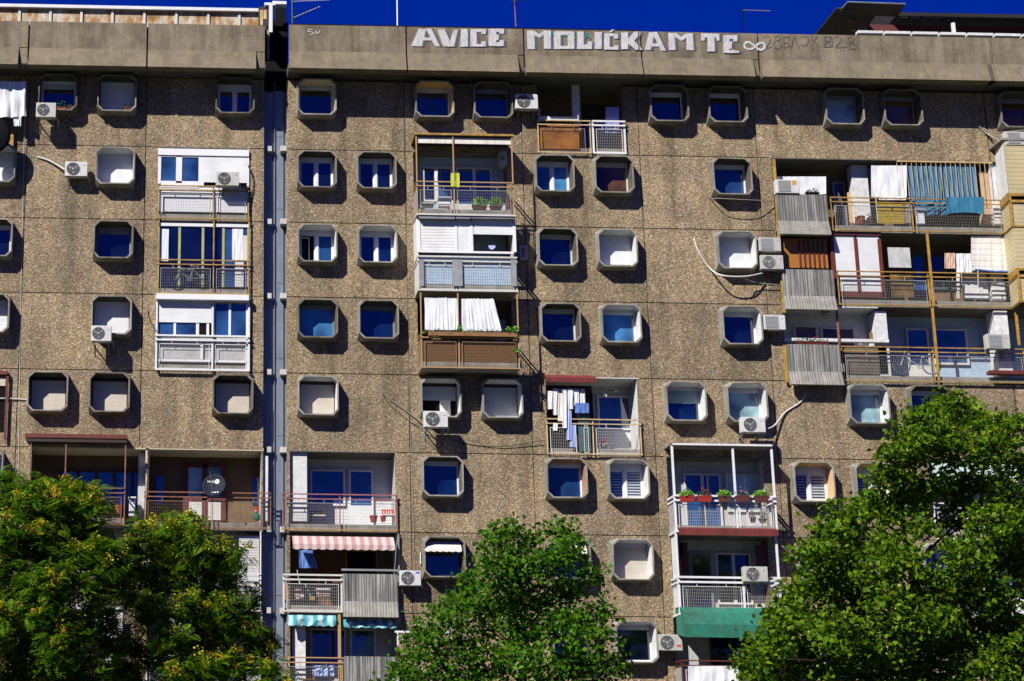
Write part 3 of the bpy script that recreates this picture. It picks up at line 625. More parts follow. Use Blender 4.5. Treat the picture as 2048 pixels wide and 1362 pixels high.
# --- right block, column minus one: three flush wide loggias
XA = RR0+.09
for row, (px1, yr) in {4: (793, 990), 5: (797, 1150), 6: (799, 1310)}.items():
    X1 = X_(px1, yr, -.1); X0 = X_(566+(row-4)*1.5, yr, -.1)
    b, z0, z1 = loggia(R, max(X0, XA)+.02, X1-.02, row, wall={4: 'siding', 5: 'brownwall', 6: 'greywall'}[row], ceil='soffit', side='greywall')
    if row == 4:
        m = MB(); m.px(582, 905, 614, 1042, .12, .5); m.build('pillar', 'whitepaint', b)
        unit(b, X_(620, 960, 1.25), X_(690, 960, 1.25), z0+.85, z0+2.15, 1.21, 'white', 'glass_blue', 1)
        unit(b, X_(697, 960, 1.25), X_(746, 960, 1.25), z0+.05, z0+2.15, 1.2, 'white', 'glass_blue', 1, kick=.75, name='door')
        railing(b, X0, X1, z0, -.12, 'pink_rail', 'wire', (0, .5, 1), lower='yellow_paint')
    if row == 5:
        v = []; f = []; n_ = 72; xa, xb = X_(585, 1090, -.35), X_(789, 1090, -.35); zt = Z_(690, 1073, -.1); zb = Z_(690, 1098, -.5)
        for i in range(n_+1):
            t_ = i/n_; x = xa+(xb-xa)*t_; sc_ = .035*abs(math.sin(t_*math.pi*12))
            v += [(x, -.08, zt), (x, -.48, zb+.16), (x, -.50+.01*math.sin(t_*60), zb-sc_)]
        for i in range(n_): a = 3*i; f += [(a, a+3, a+4, a+1), (a+1, a+4, a+5, a+2)]
        mk('awning', v, f, 'awning_red', b)
        unit(b, X_(690, 1130, 1.25), X_(755, 1130, 1.25), z0+.05, z0+2.1, 1.2, 'wood', 'black', 1, name='door')
        v, f = sheet(X_(630, 1130, 1.1), X_(690, 1130, 1.1), z0+.1, z0+2.2, 1.12, .02, 9, 60, 4, seed=5); mk('curtain', v, f, 'screen_brown', b)
        railing(b, X0, X_(683, yr, -.1), z0, -.12, 'offwhite', 'wire_white', (0, 1), pr=.03)
        m = MB(); m.px(683, 1138, 800, 1142, -.12, .05); m.build('handrail', 'grey_metal', b)
        m = MB(); m.px(796, 1068, 799, 1140, -.12, .05); m.build('post', 'grey_metal', b)
    if row == 6:
        for k, (xa_, xb_, ya, yb) in enumerate(((575, 672, 1229, 1250), (687, 792, 1239, 1254))):
            v = []; f = []; n_ = 60; xa, xb = X_(xa_, ya, -.15), X_(xb_, ya, -.15); zt = Z_((xa_+xb_)/2, ya, -.1); zb = Z_((xa_+xb_)/2, yb, -.2)
            for i in range(n_+1):
                t_ = i/n_; x = xa+(xb-xa)*t_; w = .05*math.sin(t_*17+k*2)+.02*math.sin(t_*41)
                v += [(x, -.06, zt), (x, -.16+w, (zt+zb)/2+.03*math.sin(t_*9)), (x, -.18-w, zb-.04*abs(math.sin(t_*math.pi*6)))]
            for i in range(n_): a = 3*i; f += [(a, a+3, a+4, a+1), (a+1, a+4, a+5, a+2)]
            mk('awning', v, f, 'awning_teal', b)
        m = MB(); m.px(585, 1245, 611, 1362, .2, .5); m.build('pillar', 'whitepaint', b)
        unit(b, X_(620, 1300, 1.25), X_(692, 1300, 1.25), z0+.85, z0+2.15, 1.21, 'offwhite', 'glass', 1)
        unit(b, X_(700, 1300, 1.25), X_(752, 1300, 1.25), z0+.05, z0+2.15, 1.2, 'offwhite', 'glass_blue', 1, kick=.7, name='door')
        railing(b, X0, X1, z0, -.12, 'pinkbrown_rail', 'wire', (0, .5, 1), bays=[(0, .5)], ztop=None)
        m = MB(); m.px(676, 1225, 682, 1362, -.1, .05); m.px(796, 1225, 801, 1250, -.1, .05); m.build('post', 'pinkbrown_rail', b)
# ribbed concrete balcony fronts with flared foot
def ribpanel(parent, x0, y0, x1, y1, yb, Y, flat=False):
    a, c, zb, zt = RC(x0, y0, x1, y1, Y); zk = Z_((x0+x1)/2, yb, Y)
    n_ = 120; top = []; ft = []; fu = []; fl_ = []
    for i in range(n_+1):
        x = a+(c-a)*i/n_; d = .008*math.sin(i*.95+1.6*math.sin(i*.13)+.9*math.sin(i*.37))
        top += [(x, Y+d, zt), (x, Y+d, zk), (x, Y+.07, zk), (x, Y+.07, zt)]
        ft += [(x, Y+d, zk-.001), (x, Y-.16+(0 if flat else d), zb), (x, Y+.05, zb), (x, Y+.07, zk-.001)]
    for i in range(n_):
        q = 4*i
        for k in range(4): fu.append((q+k, q+4+k, q+4+(k+1) % 4, q+(k+1) % 4))
    caps = [(0, 1, 2, 3), tuple(4*n_+k for k in (3, 2, 1, 0))]
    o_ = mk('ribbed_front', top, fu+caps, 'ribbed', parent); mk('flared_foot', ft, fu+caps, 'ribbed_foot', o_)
    return o_
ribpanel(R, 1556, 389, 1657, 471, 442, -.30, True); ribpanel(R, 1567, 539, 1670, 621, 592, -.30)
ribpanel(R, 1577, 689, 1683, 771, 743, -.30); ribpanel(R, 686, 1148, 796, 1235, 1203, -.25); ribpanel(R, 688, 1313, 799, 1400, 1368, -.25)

# --- left block, fourth-row loggias
X0 = X_(62, 950, 0); XM = X_(250, 950, -.7); XE = RL1-.06
b, z0, z1 = loggia(L, X0, X_(293, 950), 4, prot=.0, wall='brownwall', ceil='creampaint', side='brownwall', depth=1.3)
m = MB(); m.box(X0-.02, XM, -.68, -.001, z0-.24, z0); m.build('projecting_slab', 'slab', b)
m = MB(); m.px(50, 868, 255, 876, -.75, .75); m.build('canopy_roof', 'brown_frame', b)
m = MB(); m.px(56, 876, 252, 880, -.72, .7); m.px(52, 880, 254, 884, -.74, .04); m.build('canopy_beam', 'darkbrown', b)
railing(b, X0+.02, XM, z0, -.7, 'rust_rail', 'wire_rust', (0, .37, 1), sides=.68, ztop=z1+.0)
unit(b, X_(120, 990, 1.3), X_(300, 990, 1.3), z0+.3, z0+2.0, 1.26, 'darkbrown', 'glass_blue', 5, kick=.4)
m = MB(); m.px(276, 905, 293, 1040, .35, .35); m.build('pillar', 'greywall', b)
b, z0, z1 = loggia(L, X_(295, 950), XE, 4, wall='brownwall', ceil='creampaint', side='creampaint', depth=1.3)
for a, c, y0, y1, gm in ((312, 326, 952, 1010, 'glass_blue'), (376, 404, 935, 998, 'glass_curtain'), (414, 442, 935, 998, 'glass_curtain'), (505, 521, 955, 1010, 'glass_blue')):
    m = MB(); m.px(a, y0, c, y1, 1.26, .03); m.build('window_pane', gm, b)
for a, c in ((376, 404), (414, 442)): m = MB(); m.px(a, 1000, c, 1040, 1.26, .03); m.build('door_panel', 'offwhite', b)
m = MB()
for a, c in ((366, 376), (404, 414), (442, 452)): m.px(a, 925, c, 1042, 1.22, .06)
m.px(376, 928, 442, 935, 1.22, .06); m.px(376, 996, 442, 1001, 1.22, .06); m.build('door_frame', 'maroon', b)
m = MB(); m.px(522, 912, 536, 1042, .1, .6); m.build('pillar', 'whitepaint', b)
railing(b, X_(290, 1000, -.1), X_(541, 1000, -.1), z0, -.12, 'rust_rail', 'wire_rust', (0, .5, 1))
for q, (xa, xb) in enumerate(((62, 250), (296, 541))):
    row = 5; XX0 = X_(xa, 1130); XX1 = X_(xb, 1130) if q == 0 else XE
    b, z0, z1 = loggia(L, XX0, XX1, 5, wall='brick_white' if q else 'greywall', ceil='soffit', side='whitepaint', depth=.9)
    if q:
        m = MB(); m.px(478, 1072, 518, 1215, .1, .5); m.build('brick_pier', 'brick_white', b)
        unit(b, X_(400, 1130, .9), X_(470, 1130, .9), z0+.3, z0+2.1, .86, 'offwhite', 'glass_blue', 2)
    else: unit(b, X_(120, 1130, .9), X_(240, 1130, .9), z0+.8, z0+2.1, .86, 'offwhite', 'glass', 3)
    railing(b, XX0+.02, XX1-.02, z0, -.12, 'white', 'wire_white', (0, .5, 1), ztop=z1 if True else None)
    row = 6
    b, z0, z1 = loggia(L, XX0, XX1, 6, wall='greywall', ceil='soffit', side='greywall', depth=1.25)
    railing(b, XX0+.02, XX1-.02, z0, -.12, 'white', 'wire_white', (0, .5, 1))
    m = MB(); m.px(190 if q == 0 else 340, 1225, 245 if q == 0 else 400, 1275, -.3, .02); m.build('white_blind', 'screen_white', b)
# left edge bits: yellow board, red box at the fourth row
m = MB(); m.px(20, 262, 27, 292, -.15, .03); m.build('yellow_board', 'yellow_paint', L)
m = MB(); m.px(-60, 741, 15, 748, -.2, .2); m.px(10, 748, 15, 880, -.15, .05); m.build('red_frame', 'brown_frame', L)
m = MB(); m.px(-60, 755, 11, 771, -.08, .05); m.build('shutter_box', 'shutter_cream', L)
m = MB(); m.px(-60, 771, 10, 862, -.03, .02); m.build('recess_panel', 'black', L)

# --- right block: the long stepped loggias, three rows
YG = -.13
XB = X_(1552, 400, 0)
for row, (xl, yr) in {0: (1548, 400), 1: (1558, 545), 2: (1570, 690)}.items():
    X0 = X_(xl, yr, 0); X1 = RR1-.1; xs = {0: 1662, 1: 1675, 2: 1683}[row]; xe = {0: 2003, 1: 2036, 2: 2046}[row]
    b, z0, z1 = loggia(R, X0, X1, row, wall={0: 'brownwall', 1: 'brownwall', 2: 'bluewall'}[row], ceil={0: 'soffit', 1: 'soffit', 2: 'roof_plank'}[row], side='whitepaint')
    rail = 'yellow_paint'
    XS = X_(xs, yr, YG); XEE = X_(xe, yr, YG)
    railing(b, XS, XEE, z0, YG, rail if row else 'yellow_paint', 'wire', (0, .5, 1) if row else (0, .47, 1), lower='yellow_paint')
    # full-height slim posts on the left edge and in the middle
    m = MB(); a_ = {0: (1550, 318, 1556, 471), 1: (1560, 471, 1566, 625), 2: (1569, 690, 1575, 765)}[row]; m.px(*a_, YG, .05); m.build('post', 'yellow_paint', b)
    if row == 0:
        unit(b, X_(1665, 390, 1.2), X_(1690, 390, 1.2), z0+.3, z0+2.1, 1.18, 'grey_metal', 'glass', 1, name='door')
        m = MB(); m.px(1706, 330, 1738, 445, .45, .4); m.build('pillar', 'whitepaint', b)
        m = MB(); m.px(1737, 330, 1752, 445, .85, .2); m.build('tan_pillar', 'creampaint', b)
        m = MB(); m.px(1697, 385, 1709, 445, .6, .04); m.build('wood_board', 'board_tan', b)
        m = MB(); m.px(1755, 404, 1808, 447, -.02, .02); m.build('privacy_screen', 'screen_gold', b)
        m = MB()
        for i in range(20): xx = 1796+i*(1982-1796)/19; m.px(xx, 325+i*.12, xx+.7, 392+i*.25, .0, .02)
        m.px(1794, 322, 1984, 325, .0, .02); m.build('bar_screen', 'pale_yellow', b)
        m = MB(); m.px(1962, 343, 1983, 448, .25, .3); m.build('cupboard', 'board_tan', b)
        m = MB(); m.px(1984, 326, 2006, 448, .1, .3); m.build('white_cabinet', 'whitepaint', b)
    if row == 1:
        m = MB(); m.px(1566, 478, 1655, 536, .04, .02); m.build('wood_blind', 'blind_wood', b)
        m = MB()
        for i in range(6): m.px(1598+i*9.5, 480, 1601+i*9.5, 534, .005, .03)
        m.build('blind_slat', 'brown_frame', b)
        m = MB(); m.px(1661, 463, 1762, 470, -.06, .2); m.px(1664, 470, 1671, 596, -.04, .08); m.px(1712, 475, 1718, 585, -.04, .06); m.px(1760, 478, 1767, 596, -.04, .08); m.px(1671, 583, 1768, 594, -.04, .08); m.build('enclosure_frame', 'brown_frame', b)
        m = MB(); m.px(1671, 471, 1713, 584, .0, .02); m.px(1717, 471, 1762, 584, .0, .02); m.build('roller_shutter', 'shutter_white', b)
        m = MB(); m.px(1777, 495, 1821, 535, .1, .03); m.build('marbled_board', 'marble', b)
        m = MB(); m.px(1782, 549, 1827, 594, .1, .03); m.build('brown_board', 'gold_board', b)
        unit(b, X_(1824, 550, 1.2), X_(1852, 550, 1.2), z0+.05, z0+2.1, 1.2, 'steel_blue', 'glass_blue', 1, kick=.6, name='door')
        unit(b, X_(1858, 550, 1.2), X_(1915, 550, 1.2), z0+.8, z0+2.1, 1.2, 'steel_blue', 'glass', 1)
        m = MB(); m.px(1925, 540, 1975, 598, .4, .05); m.build('white_chest', 'whitepaint', b)
        m = MB(); m.px(1983, 550, 2010, 600, .3, .3); m.build('pillar', 'whitepaint', b)
    if row == 2:
        Xc = X_(1784, 690, .2)
        m = MB(); m.box(X0, X_(1760, 660, .0)+.0, .9, .93, z0, z1); m.build('white_back_wall', 'whitepaint', b)
        m = MB(); m.box(X0, X_(1760, 660), .0, 1.2, z1-.05, z1-.002); m.build('white_ceiling', 'whitepaint', b)
        m = MB(); m.px(1756, 622, 1778, 765, .05, .85); m.build('pillar', 'whitepaint', b)
        unit(b, X_(1586, 660, .9), X_(1634, 660, .9), z0+.1, z0+2.05, .88, 'offwhite', 'glass_brown', 1, name='door')
        unit(b, X_(1640, 660, .9), X_(1708, 660, .9), z0+.8, z0+2.0, .88, 'offwhite', 'glass_brown', 1)
        m = MB(); m.px(1570, 677, 1778, 683, -.10, .2); m.build('ledge', 'whitepaint', b)
        m = MB(); m.px(1688, 692, 1775, 748, .05, .04); m.build('board_infill', 'roof_plank', b)
        unit(b, X_(1813, 690, 1.2), X_(1858, 690, 1.2), z0+.05, z0+2.1, 1.2, 'offwhite', 'glass_blue', 1, kick=.6, name='door')
        unit(b, X_(1865, 690, 1.2), X_(1935, 690, 1.2), z0+.75, z0+2.1, 1.2, 'offwhite', 'glass_blue', 1)
        m = MB(); m.px(1993, 620, 2020, 748, .05, .6); m.build('pillar', 'whitepaint', b)
        m = MB(); m.px(1979, 741, 2060, 748, -.3, .25); m.build('planter_shelf', 'brown_frame', b)
    mm = MB()
    if row == 1: mm.px(1859, 465, 1863.5, 612, YG-.03, .05); mm.build('tall_post', 'yellow_paint', b)
    if row == 2:
        mm.px(1869.5, 616, 1874, 760, YG-.03, .05); mm.build('tall_post', 'yellow_paint', b)
        mm = MB(); mm.px(1674, 614, 1678, 690, YG-.03, .04); mm.build('tall_post', 'rust_rail', b)
        mm = MB(); mm.px(2033, 622, 2038, 690, YG-.03, .04); mm.build('tall_post', 'yellow_paint', b)
# yellow boarded bay on the far right
YB = -.95
xa = X_(2017, 380, YB); xw = X_(1997, 380, 0)
for row in (0, 1):
    zb = ZJ(row+1)-.02; zt = ZJ(row)-.05 if row else ZJ(0)+.45
    m = MB(); m.box(xa, RR1, YB, YB+.04, zb+1.25, zt); m.poly([(xw, 0, zb+1.25), (xa, YB, zb+1.25), (xa, YB, zt), (xw, 0, zt)])
    by = m.build('enclosed_bay', 'yellow_siding', R)
    if row == 0:
        m = MB(); m.poly([(xw-.004, -.01, zb+1.3), (xa-.012, YB+.0, zb+1.3), (xa-.012, YB+.0, zt-.1), (xw-.004, -.01, zt-.1)]); m.build('bay_side_panel', 'whitepaint', by)
    m = MB(); m.box(xa-.03, RR1, YB-.03, YB, zb+1.15, zb+1.25); m.box(xa-.03, RR1, YB-.05, YB+.03, zb+.90, zb+1.0); m.box(xa-.03, xa+.05, YB-.04, YB+.04, zb, zb+1.15); m.box(xa-.03, RR1, YB-.03, YB+.03, zb-.02, zb+.05)
    m.poly([(xw-.01, -.02, zb+1.0), (xa-.04, YB-.01, zb+1.0), (xa-.04, YB-.01, zb+1.25), (xw-.01, -.02, zb+1.25)])
    m.tube([(xw, -.03, zb+.93), (xa, YB-.02, zb+.93)], .04); m.tube([(xw, -.03, zb), (xa, YB-.02, zb)], .05)
    m.build('bay_rail', 'yellow_paint', by)
    m = MB(); m.poly([(xw, -.02, zb+.02), (xa-.01, YB, zb+.02), (xa-.01, YB, zb+.98), (xw, -.02, zb+.98)]); m.box(xa, RR1, YB, YB+.03, zb+.02, zb+.88); m.build('bay_lower_board', 'yellow_siding', by)
m = MB(); m.box(xa-.1, RR1, YB-.06, -.01, ZJ(0)+.46, ZJ(0)+.54); m.build('bay_roof', 'slab', by)
# row four, far right: pale green awning, behind the tree
b, z0, z1 = loggia(R, X_(1862, 980), RR1-.1, 4, wall='greywall')
m = MB(); m.px(1866, 927, 2034, 973, -.55, .02); m.build('awning', 'cloth_mint', b)
railing(b, X_(1862, 980), RR1-.1, z0, YG, 'white', 'wire_white', (0, .5, 1))
b, z0, z1 = loggia(R, X_(1900, 1130), RR1-.1, 5, wall='whitepaint')
railing(b, X_(1900, 1130), RR1-.1, z0, YG, 'white', 'wire_white', (0, .5, 1))

# ------------------------------------------------------------------ walls with joints
NR = 9
ZTOP = Z_(600, 136, -1.15)+.02
def wall(B, joints, holes, x_lo, x_hi):
    m = MB(); g = .016
    rows = [ZTOP]+[ZJ(r) for r in range(0, NR)]+[0.0]
    for i in range(len(joints)-1):
        xa, xb = joints[i]+g, joints[i+1]-g
        if i == 0: xa = x_lo
        if i == len(joints)-2: xb = x_hi
        for j in range(len(rows)-1):
            za, zb = rows[j+1]+g, rows[j]-g
            hs_ = [h for h in holes if h[0] < xb and h[1] > xa and h[2] < zb and h[3] > za]
            xs = sorted({xa, xb, *[min(max(h[k], xa), xb) for h in hs_ for k in (0, 1)]}); zs = sorted({za, zb, *[min(max(h[k], za), zb) for h in hs_ for k in (2, 3)]})
            inside = lambda x, z: any(h[0] < x < h[1] and h[2] < z < h[3] for h in hs_)
            for p in range(len(xs)-1):
                for q in range(len(zs)-1):
                    if xs[p+1]-xs[p] < 1e-5 or zs[q+1]-zs[q] < 1e-5 or inside((xs[p]+xs[p+1])/2, (zs[q]+zs[q+1])/2): continue
                    m.poly([(xs[p], 0, zs[q]), (xs[p+1], 0, zs[q]), (xs[p+1], 0, zs[q+1]), (xs[p], 0, zs[q+1])])
            for (x0, x1) in ((xa, xa), (xb, xb)):       # panel edges, 3 cm deep
                for q in range(len(zs)-1):
                    if not inside(x0+(1e-3 if x0 == xa else -1e-3), (zs[q]+zs[q+1])/2): m.poly([(x0, 0, zs[q]), (x0, 0, zs[q+1]), (x0, .03, zs[q+1]), (x0, .03, zs[q])])
            for zz in (za, zb):
                for p in range(len(xs)-1):
                    if not inside((xs[p]+xs[p+1])/2, zz+(1e-3 if zz == za else -1e-3)): m.poly([(xs[p], 0, zz), (xs[p+1], 0, zz), (xs[p+1], .03, zz), (xs[p], .03, zz)])
    m.build('wall', 'aggregate', B)
    m = MB()
    xs = sorted({x_lo, x_hi, *[min(max(h[k], x_lo), x_hi) for h in holes for k in (0, 1)]}); zs = sorted({0.0, ZTOP, *[min(max(h[k], 0), ZTOP) for h in holes for k in (2, 3)]})
    for p in range(len(xs)-1):
        for q in range(len(zs)-1):
            x, z = (xs[p]+xs[p+1])/2, (zs[q]+zs[q+1])/2
            if xs[p+1]-xs[p] < 1e-5 or zs[q+1]-zs[q] < 1e-5 or any(h[0] < x < h[1] and h[2] < z < h[3] for h in holes): continue
            m.poly([(xs[p], .03, zs[q]), (xs[p+1], .03, zs[q]), (xs[p+1], .03, zs[q+1]), (xs[p], .03, zs[q+1])])
    m.build('panel_joints', 'joint', B)
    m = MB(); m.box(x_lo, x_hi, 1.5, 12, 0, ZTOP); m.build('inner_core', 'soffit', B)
    m = MB(); m.poly([(x_lo, 0, 0), (x_lo, 0, ZTOP), (x_lo, 12, ZTOP), (x_lo, 12, 0)]); m.poly([(x_hi, 0, 0), (x_hi, 12, 0), (x_hi, 12, ZTOP), (x_hi, 0, ZTOP)]); m.build('end_wall', 'slab', B)
wall(L, XLB, holesL, RL0, RL1); wall(R, XR, holesR, RR0, RR1)

# ------------------------------------------------------------------ parapets
zTop = Z_(600, 50, -.95); zK = Z_(600, 101, -.98); zB = ZTOP-.02
def seg(B, xa, xb, notch=False, dz=0.0, y_=0.0):
    e = .03; n_ = (.32 if B is blockL else .21) if notch else 0
    m = MB(); m.extx([(-.95+y_, zK+dz), (-.97+y_, zTop+dz), (-.72, zTop+dz), (-.72, zK+dz)], xa+e, xb-e)
    p = m.build('parapet_panel', 'parapet', B)
    m = MB(); m.extx([(-.95+y_, zK+dz-.002), (-1.17+y_, zB+dz), (-.75, zB+dz), (-.72, zK+dz-.002)], xa+e, xb-e-n_)
    m.build('flared_foot', 'parapet_rough', p)
    if notch:
        m = MB(); m.extx([(-.93+y_, zK+dz-.002), (-.95+y_, zB+dz+.13), (-.75, zB+dz+.13), (-.72, zK+dz-.002)], xb-e-n_+.004, xb-e); m.build('end_strip', 'parapet', p)
dl = ZJ(0)-ZJ(0) - .04
jl = [XLB[0]]+XLB[1:]
for i in range(len(XLB)-1): seg(L, XLB[i], XLB[i+1], notch=(i in (1, 3)), dz=-.06)
for i in range(len(XR)-1): seg(R, XR[i], XR[i+1], notch=(i in (1, 3, 5, 7)))
for B, a, c, dz in ((L, RL0, RL1, -.06), (R, RR0, RR1, 0)):
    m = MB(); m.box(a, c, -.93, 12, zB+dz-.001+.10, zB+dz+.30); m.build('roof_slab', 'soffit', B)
    m = MB(); m.box(a+.05, c-.05, -.715, -.66, zB+dz+.301, zTop+dz-.03); m.build('parapet_backing', 'joint', B)
m = MB(); m.box(RR0+.1, X_(1280, 55, -.9), -.94, -.76, zTop+.001, zTop+.06); m.build('coping', 'black', R)

# ------------------------------------------------------------------ expansion joint with metal flashing
ej = thing('expansion_joint_cover', ((RL1+RR0)/2, .4, 0), 'tall grey metal strip closing the gap between the two blocks', 'flashing')
m = MB(); m.box(RL1, RR0, .40, .44, 0, ZTOP); m.build('back_sheet', 'flashing', ej)
m = MB()
for k in range(-1, 9):
    m.box(RL1+.42, RR0-.10, .34, .38, ZJ(k+1)+.6+.008, ZJ(k)+.6-.008)
m.build('front_sheet', 'flashing', ej)
m = MB(); m.box(RL1+.40, RL1+.42, .28, .40, 0, ZTOP); m.build('fold', 'flashing', ej)
for k in range(0, 9):
    m = MB(); m.box(RL1+.15, RL1+.30, .12, .38, ZJ(k)-.04, ZJ(k)+.16); m.build('spacer_block', 'bracket_block', ej, .008)
    m = MB(); m.box(RL1+.60, RR0+.0, .02, .32, ZJ(k)-.06, ZJ(k)+.14); m.build('spacer_block', 'bracket_block', ej, .008)

# ------------------------------------------------------------------ roof structures
m = MB(); m.px(-80, 18, 527, 60, -.35, .1); rs = m.build('roof_sheeting', 'rusty_sheet', L)
m = MB(); m.px(-80, 11, 527, 17, -.5, .9); m.build('roof_edge', 'white', rs)
m = MB()
for x in (-30, 36, 98, 160, 222, 286, 350, 414, 476): m.px(x, 17, x+5, 60, -.40, .05)
m.build('sheet_seam', 'offwhite', rs)
m = MB(); m.px(517, 14, 537, 60, -.6, .5); m.build('vent_box', 'darkbrown', L)
m = MB(); m.px(520, 20, 526, 50, -.62, .015); m.px(527, 20, 533, 38, -.62, .015); m.build('vent_slats', 'pale_yellow', L)
m = MB(); m.px(529, 5, 550, 10, -.7, .3); m.px(538, 10, 545, 64, -.7, .1); m.px(545, 2, 573, 8, -.55, .3); m.px(545, 8, 551, 40, -.55, .1); m.build('downpipe', 'white', L)
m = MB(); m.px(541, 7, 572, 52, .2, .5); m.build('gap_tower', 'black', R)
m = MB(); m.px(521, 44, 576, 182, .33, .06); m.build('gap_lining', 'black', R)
m = MB(); m.px(534, 50, 539, 118, -.6, .05); m.build('gap_trim', 'slab', L)
# right roof terrace
RT = thing('roof_terrace', (X_(1840, 60, 2.0), 3, zB+.30), 'dark timber and steel roof canopy standing on the right end of the parapet', 'canopy')
m = MB(); a = P(1632, 70, .0); b1 = P(1680, 15, 1.5); c = P(1800, 15, 1.5); d = P(1712, 70, .0)
def slope(m, pts, th):
    i = len(m.v); m.v += [tuple(p) for p in pts]+[(p[0]-.02, p[1]+.03, p[2]+th) for p in pts]; k = len(pts)
    m.f.append(tuple(range(i, i+k))); m.f.append(tuple(range(i+2*k-1, i+k-1, -1)))
    for j in range(k): m.f.append((i+j, i+k+j, i+k+(j+1) % k, i+(j+1) % k))
slope(m, [P(1674, 17, .2), P(1631, 70, 2.3), P(1722, 72, 2.3), P(1760, 20, .2)], .05); m.build('lower_eave', 'eave_plank_shaded', RT)
m = MB(); slope(m, [P(1696, 4, -.3), P(1676, 27, .65), P(1795, 34, .65), P(1811, 9, -.3)], .05); m.build('upper_eave', 'eave_plank_shaded', RT)
m = MB(); m.tube([P(1675, 27, .65), P(1695, 4, -.33), P(1811, 8, -.33)], .03); m.build('eave_edge', 'grey_metal', RT)
m = MB(); m.px(1796, 27, 2100, 34, .6, .1); m.build('steel_beam', 'roof_dark', RT)
m = MB(); m.px(1730, 30, 2100, 74, 2.2, .1); m.px(1690, 40, 1740, 74, 2.6, .1); m.build('back_wall', 'roof_dark', RT)
m = MB(); m.box(X_(1796, 30, .7), X_(2100, 30, .7), .72, 3.0, Z_(1900, 30, .7), Z_(1900, 30, .7)+.08); m.build('roof_sheet', 'roof_dark', RT)
m = MB()
for i in range(11): x = 1800+i*25; m.tube([P(x, 33, .7), P(x-6, 46, 1.6)], .03); m.px(x, 32, x+16, 35, .64, .04)
m.build('truss', 'steel_blue', RT)
m = MB(); m.px(1905, 45, 1911, 68, -.2, .1); m.build('white_post', 'white', RT)
m = MB(); m.px(1735, 52, 2100, 66, 1.4, .05); m.build('maroon_board', 'maroon', RT)
m = MB()
for i in range(7): m.px(1716+i*55, 61+i*1.15, 1767+i*55, 66+i*1.15, -.5, .25)
m.build('parapet_coping', 'whitepaint', RT)
m = MB(); m.px(1702, 26, 1712, 60, 1.0, .1); m.build('timber_prop', 'wood', RT)

# ------------------------------------------------------------------ graffiti (flat paint, a fraction of a millimetre proud)
def paint(items, origin, s, mat, name, off=0, shift=(0, 0)):
    m = MB(); k = 0
    for pts in items:
        Y = -.9755-.0012*k-off; k += 1
        q = [P(origin[0]+(x+shift[0])/s, origin[1]+(y+shift[1])/s, -.965) for x, y in pts]
        # lie on the slightly raked face
        m.poly([(p.x, Y, p.z) for p in q])
    return m
def strokes(lines, origin, s, w):
    m = MB(); k = 0
    for ln in lines:
        q = [P(origin[0]+x/s, origin[1]+y/s, -.965) for x, y in ln]
        for i in range(len(q)-1):
            a, c = q[i], q[i+1]; d = (c-a); d.y = 0
            if d.length < 1e-5: continue
            d.normalize(); nrm = Vector((-d.z, 0, d.x))*w/2; e = d*w*.3; Y = -.976-.0004*(k % 20); k += 1
            m.poly([(a.x-e.x+nrm.x, Y, a.z-e.z+nrm.z), (c.x+e.x+nrm.x, Y, c.z+e.z+nrm.z), (c.x+e.x-nrm.x, Y, c.z+e.z-nrm.z), (a.x-e.x-nrm.x, Y, a.z-e.z-nrm.z)])
    return m
g1 = [[(215,215),(335,225),(265,495),(95,490)],[(325,215),(415,215),(550,495),(475,495)],[(290,355),(440,355),(450,405),(290,400)],
 [(510,230),(625,230),(710,420),(690,500),(600,495)],[(770,235),(835,235),(770,500),(690,500),(700,430)],[(885,220),(990,225),(990,500),(865,505)],
 [(1030,225),(1125,225),(1130,500),(1030,500)],[(1125,220),(1280,225),(1265,305),(1200,305),(1200,270),(1125,270)],[(1130,460),(1200,460),(1205,415),(1275,415),(1270,500),(1130,500)],
 [(1315,220),(1440,220),(1430,495),(1315,490)],[(1440,215),(1560,220),(1555,300),(1490,300),(1480,270),(1440,270)],[(1430,310),(1475,315),(1470,400),(1430,405)],[(1430,430),(1480,435),(1490,400),(1555,400),(1550,495),(1430,495)]]
g2 = [[(110,165),(225,170),(230,460),(115,460)],[(370,165),(485,170),(485,455),(375,455)],[(215,165),(300,220),(310,285),(215,235)],[(300,220),(390,165),(390,215),(310,285)],
 [(530,180),(640,180),(635,460),(530,460)],[(750,180),(850,185),(855,460),(750,455)],[(630,180),(760,180),(760,235),(630,235)],[(630,410),(760,410),(760,458),(630,458)],
 [(895,185),(1000,185),(1005,460),(895,460)],[(1005,390),(1060,385),(1065,340),(1140,345),(1130,460),(1005,460)],[(1170,190),(1285,195),(1285,460),(1175,460)],
 [(1325,215),(1410,210),(1410,470),(1320,470)],[(1405,210),(1545,225),(1540,300),(1480,300),(1470,260),(1405,260)],[(1405,430),(1480,425),(1485,400),(1550,405),(1545,475),(1405,470)],[(1400,190),(1450,150),(1480,160),(1430,200)],
 [(1590,200),(1700,200),(1700,465),(1590,465)],[(1690,310),(1790,190),(1855,185),(1855,260),(1790,340),(1690,370)],[(1690,340),(1780,310),(1860,405),(1860,475),(1820,475),(1690,370)],[(1880,180),(1893,185),(1893,240),(1880,250)],[(1878,410),(1925,475),(1885,475)]]
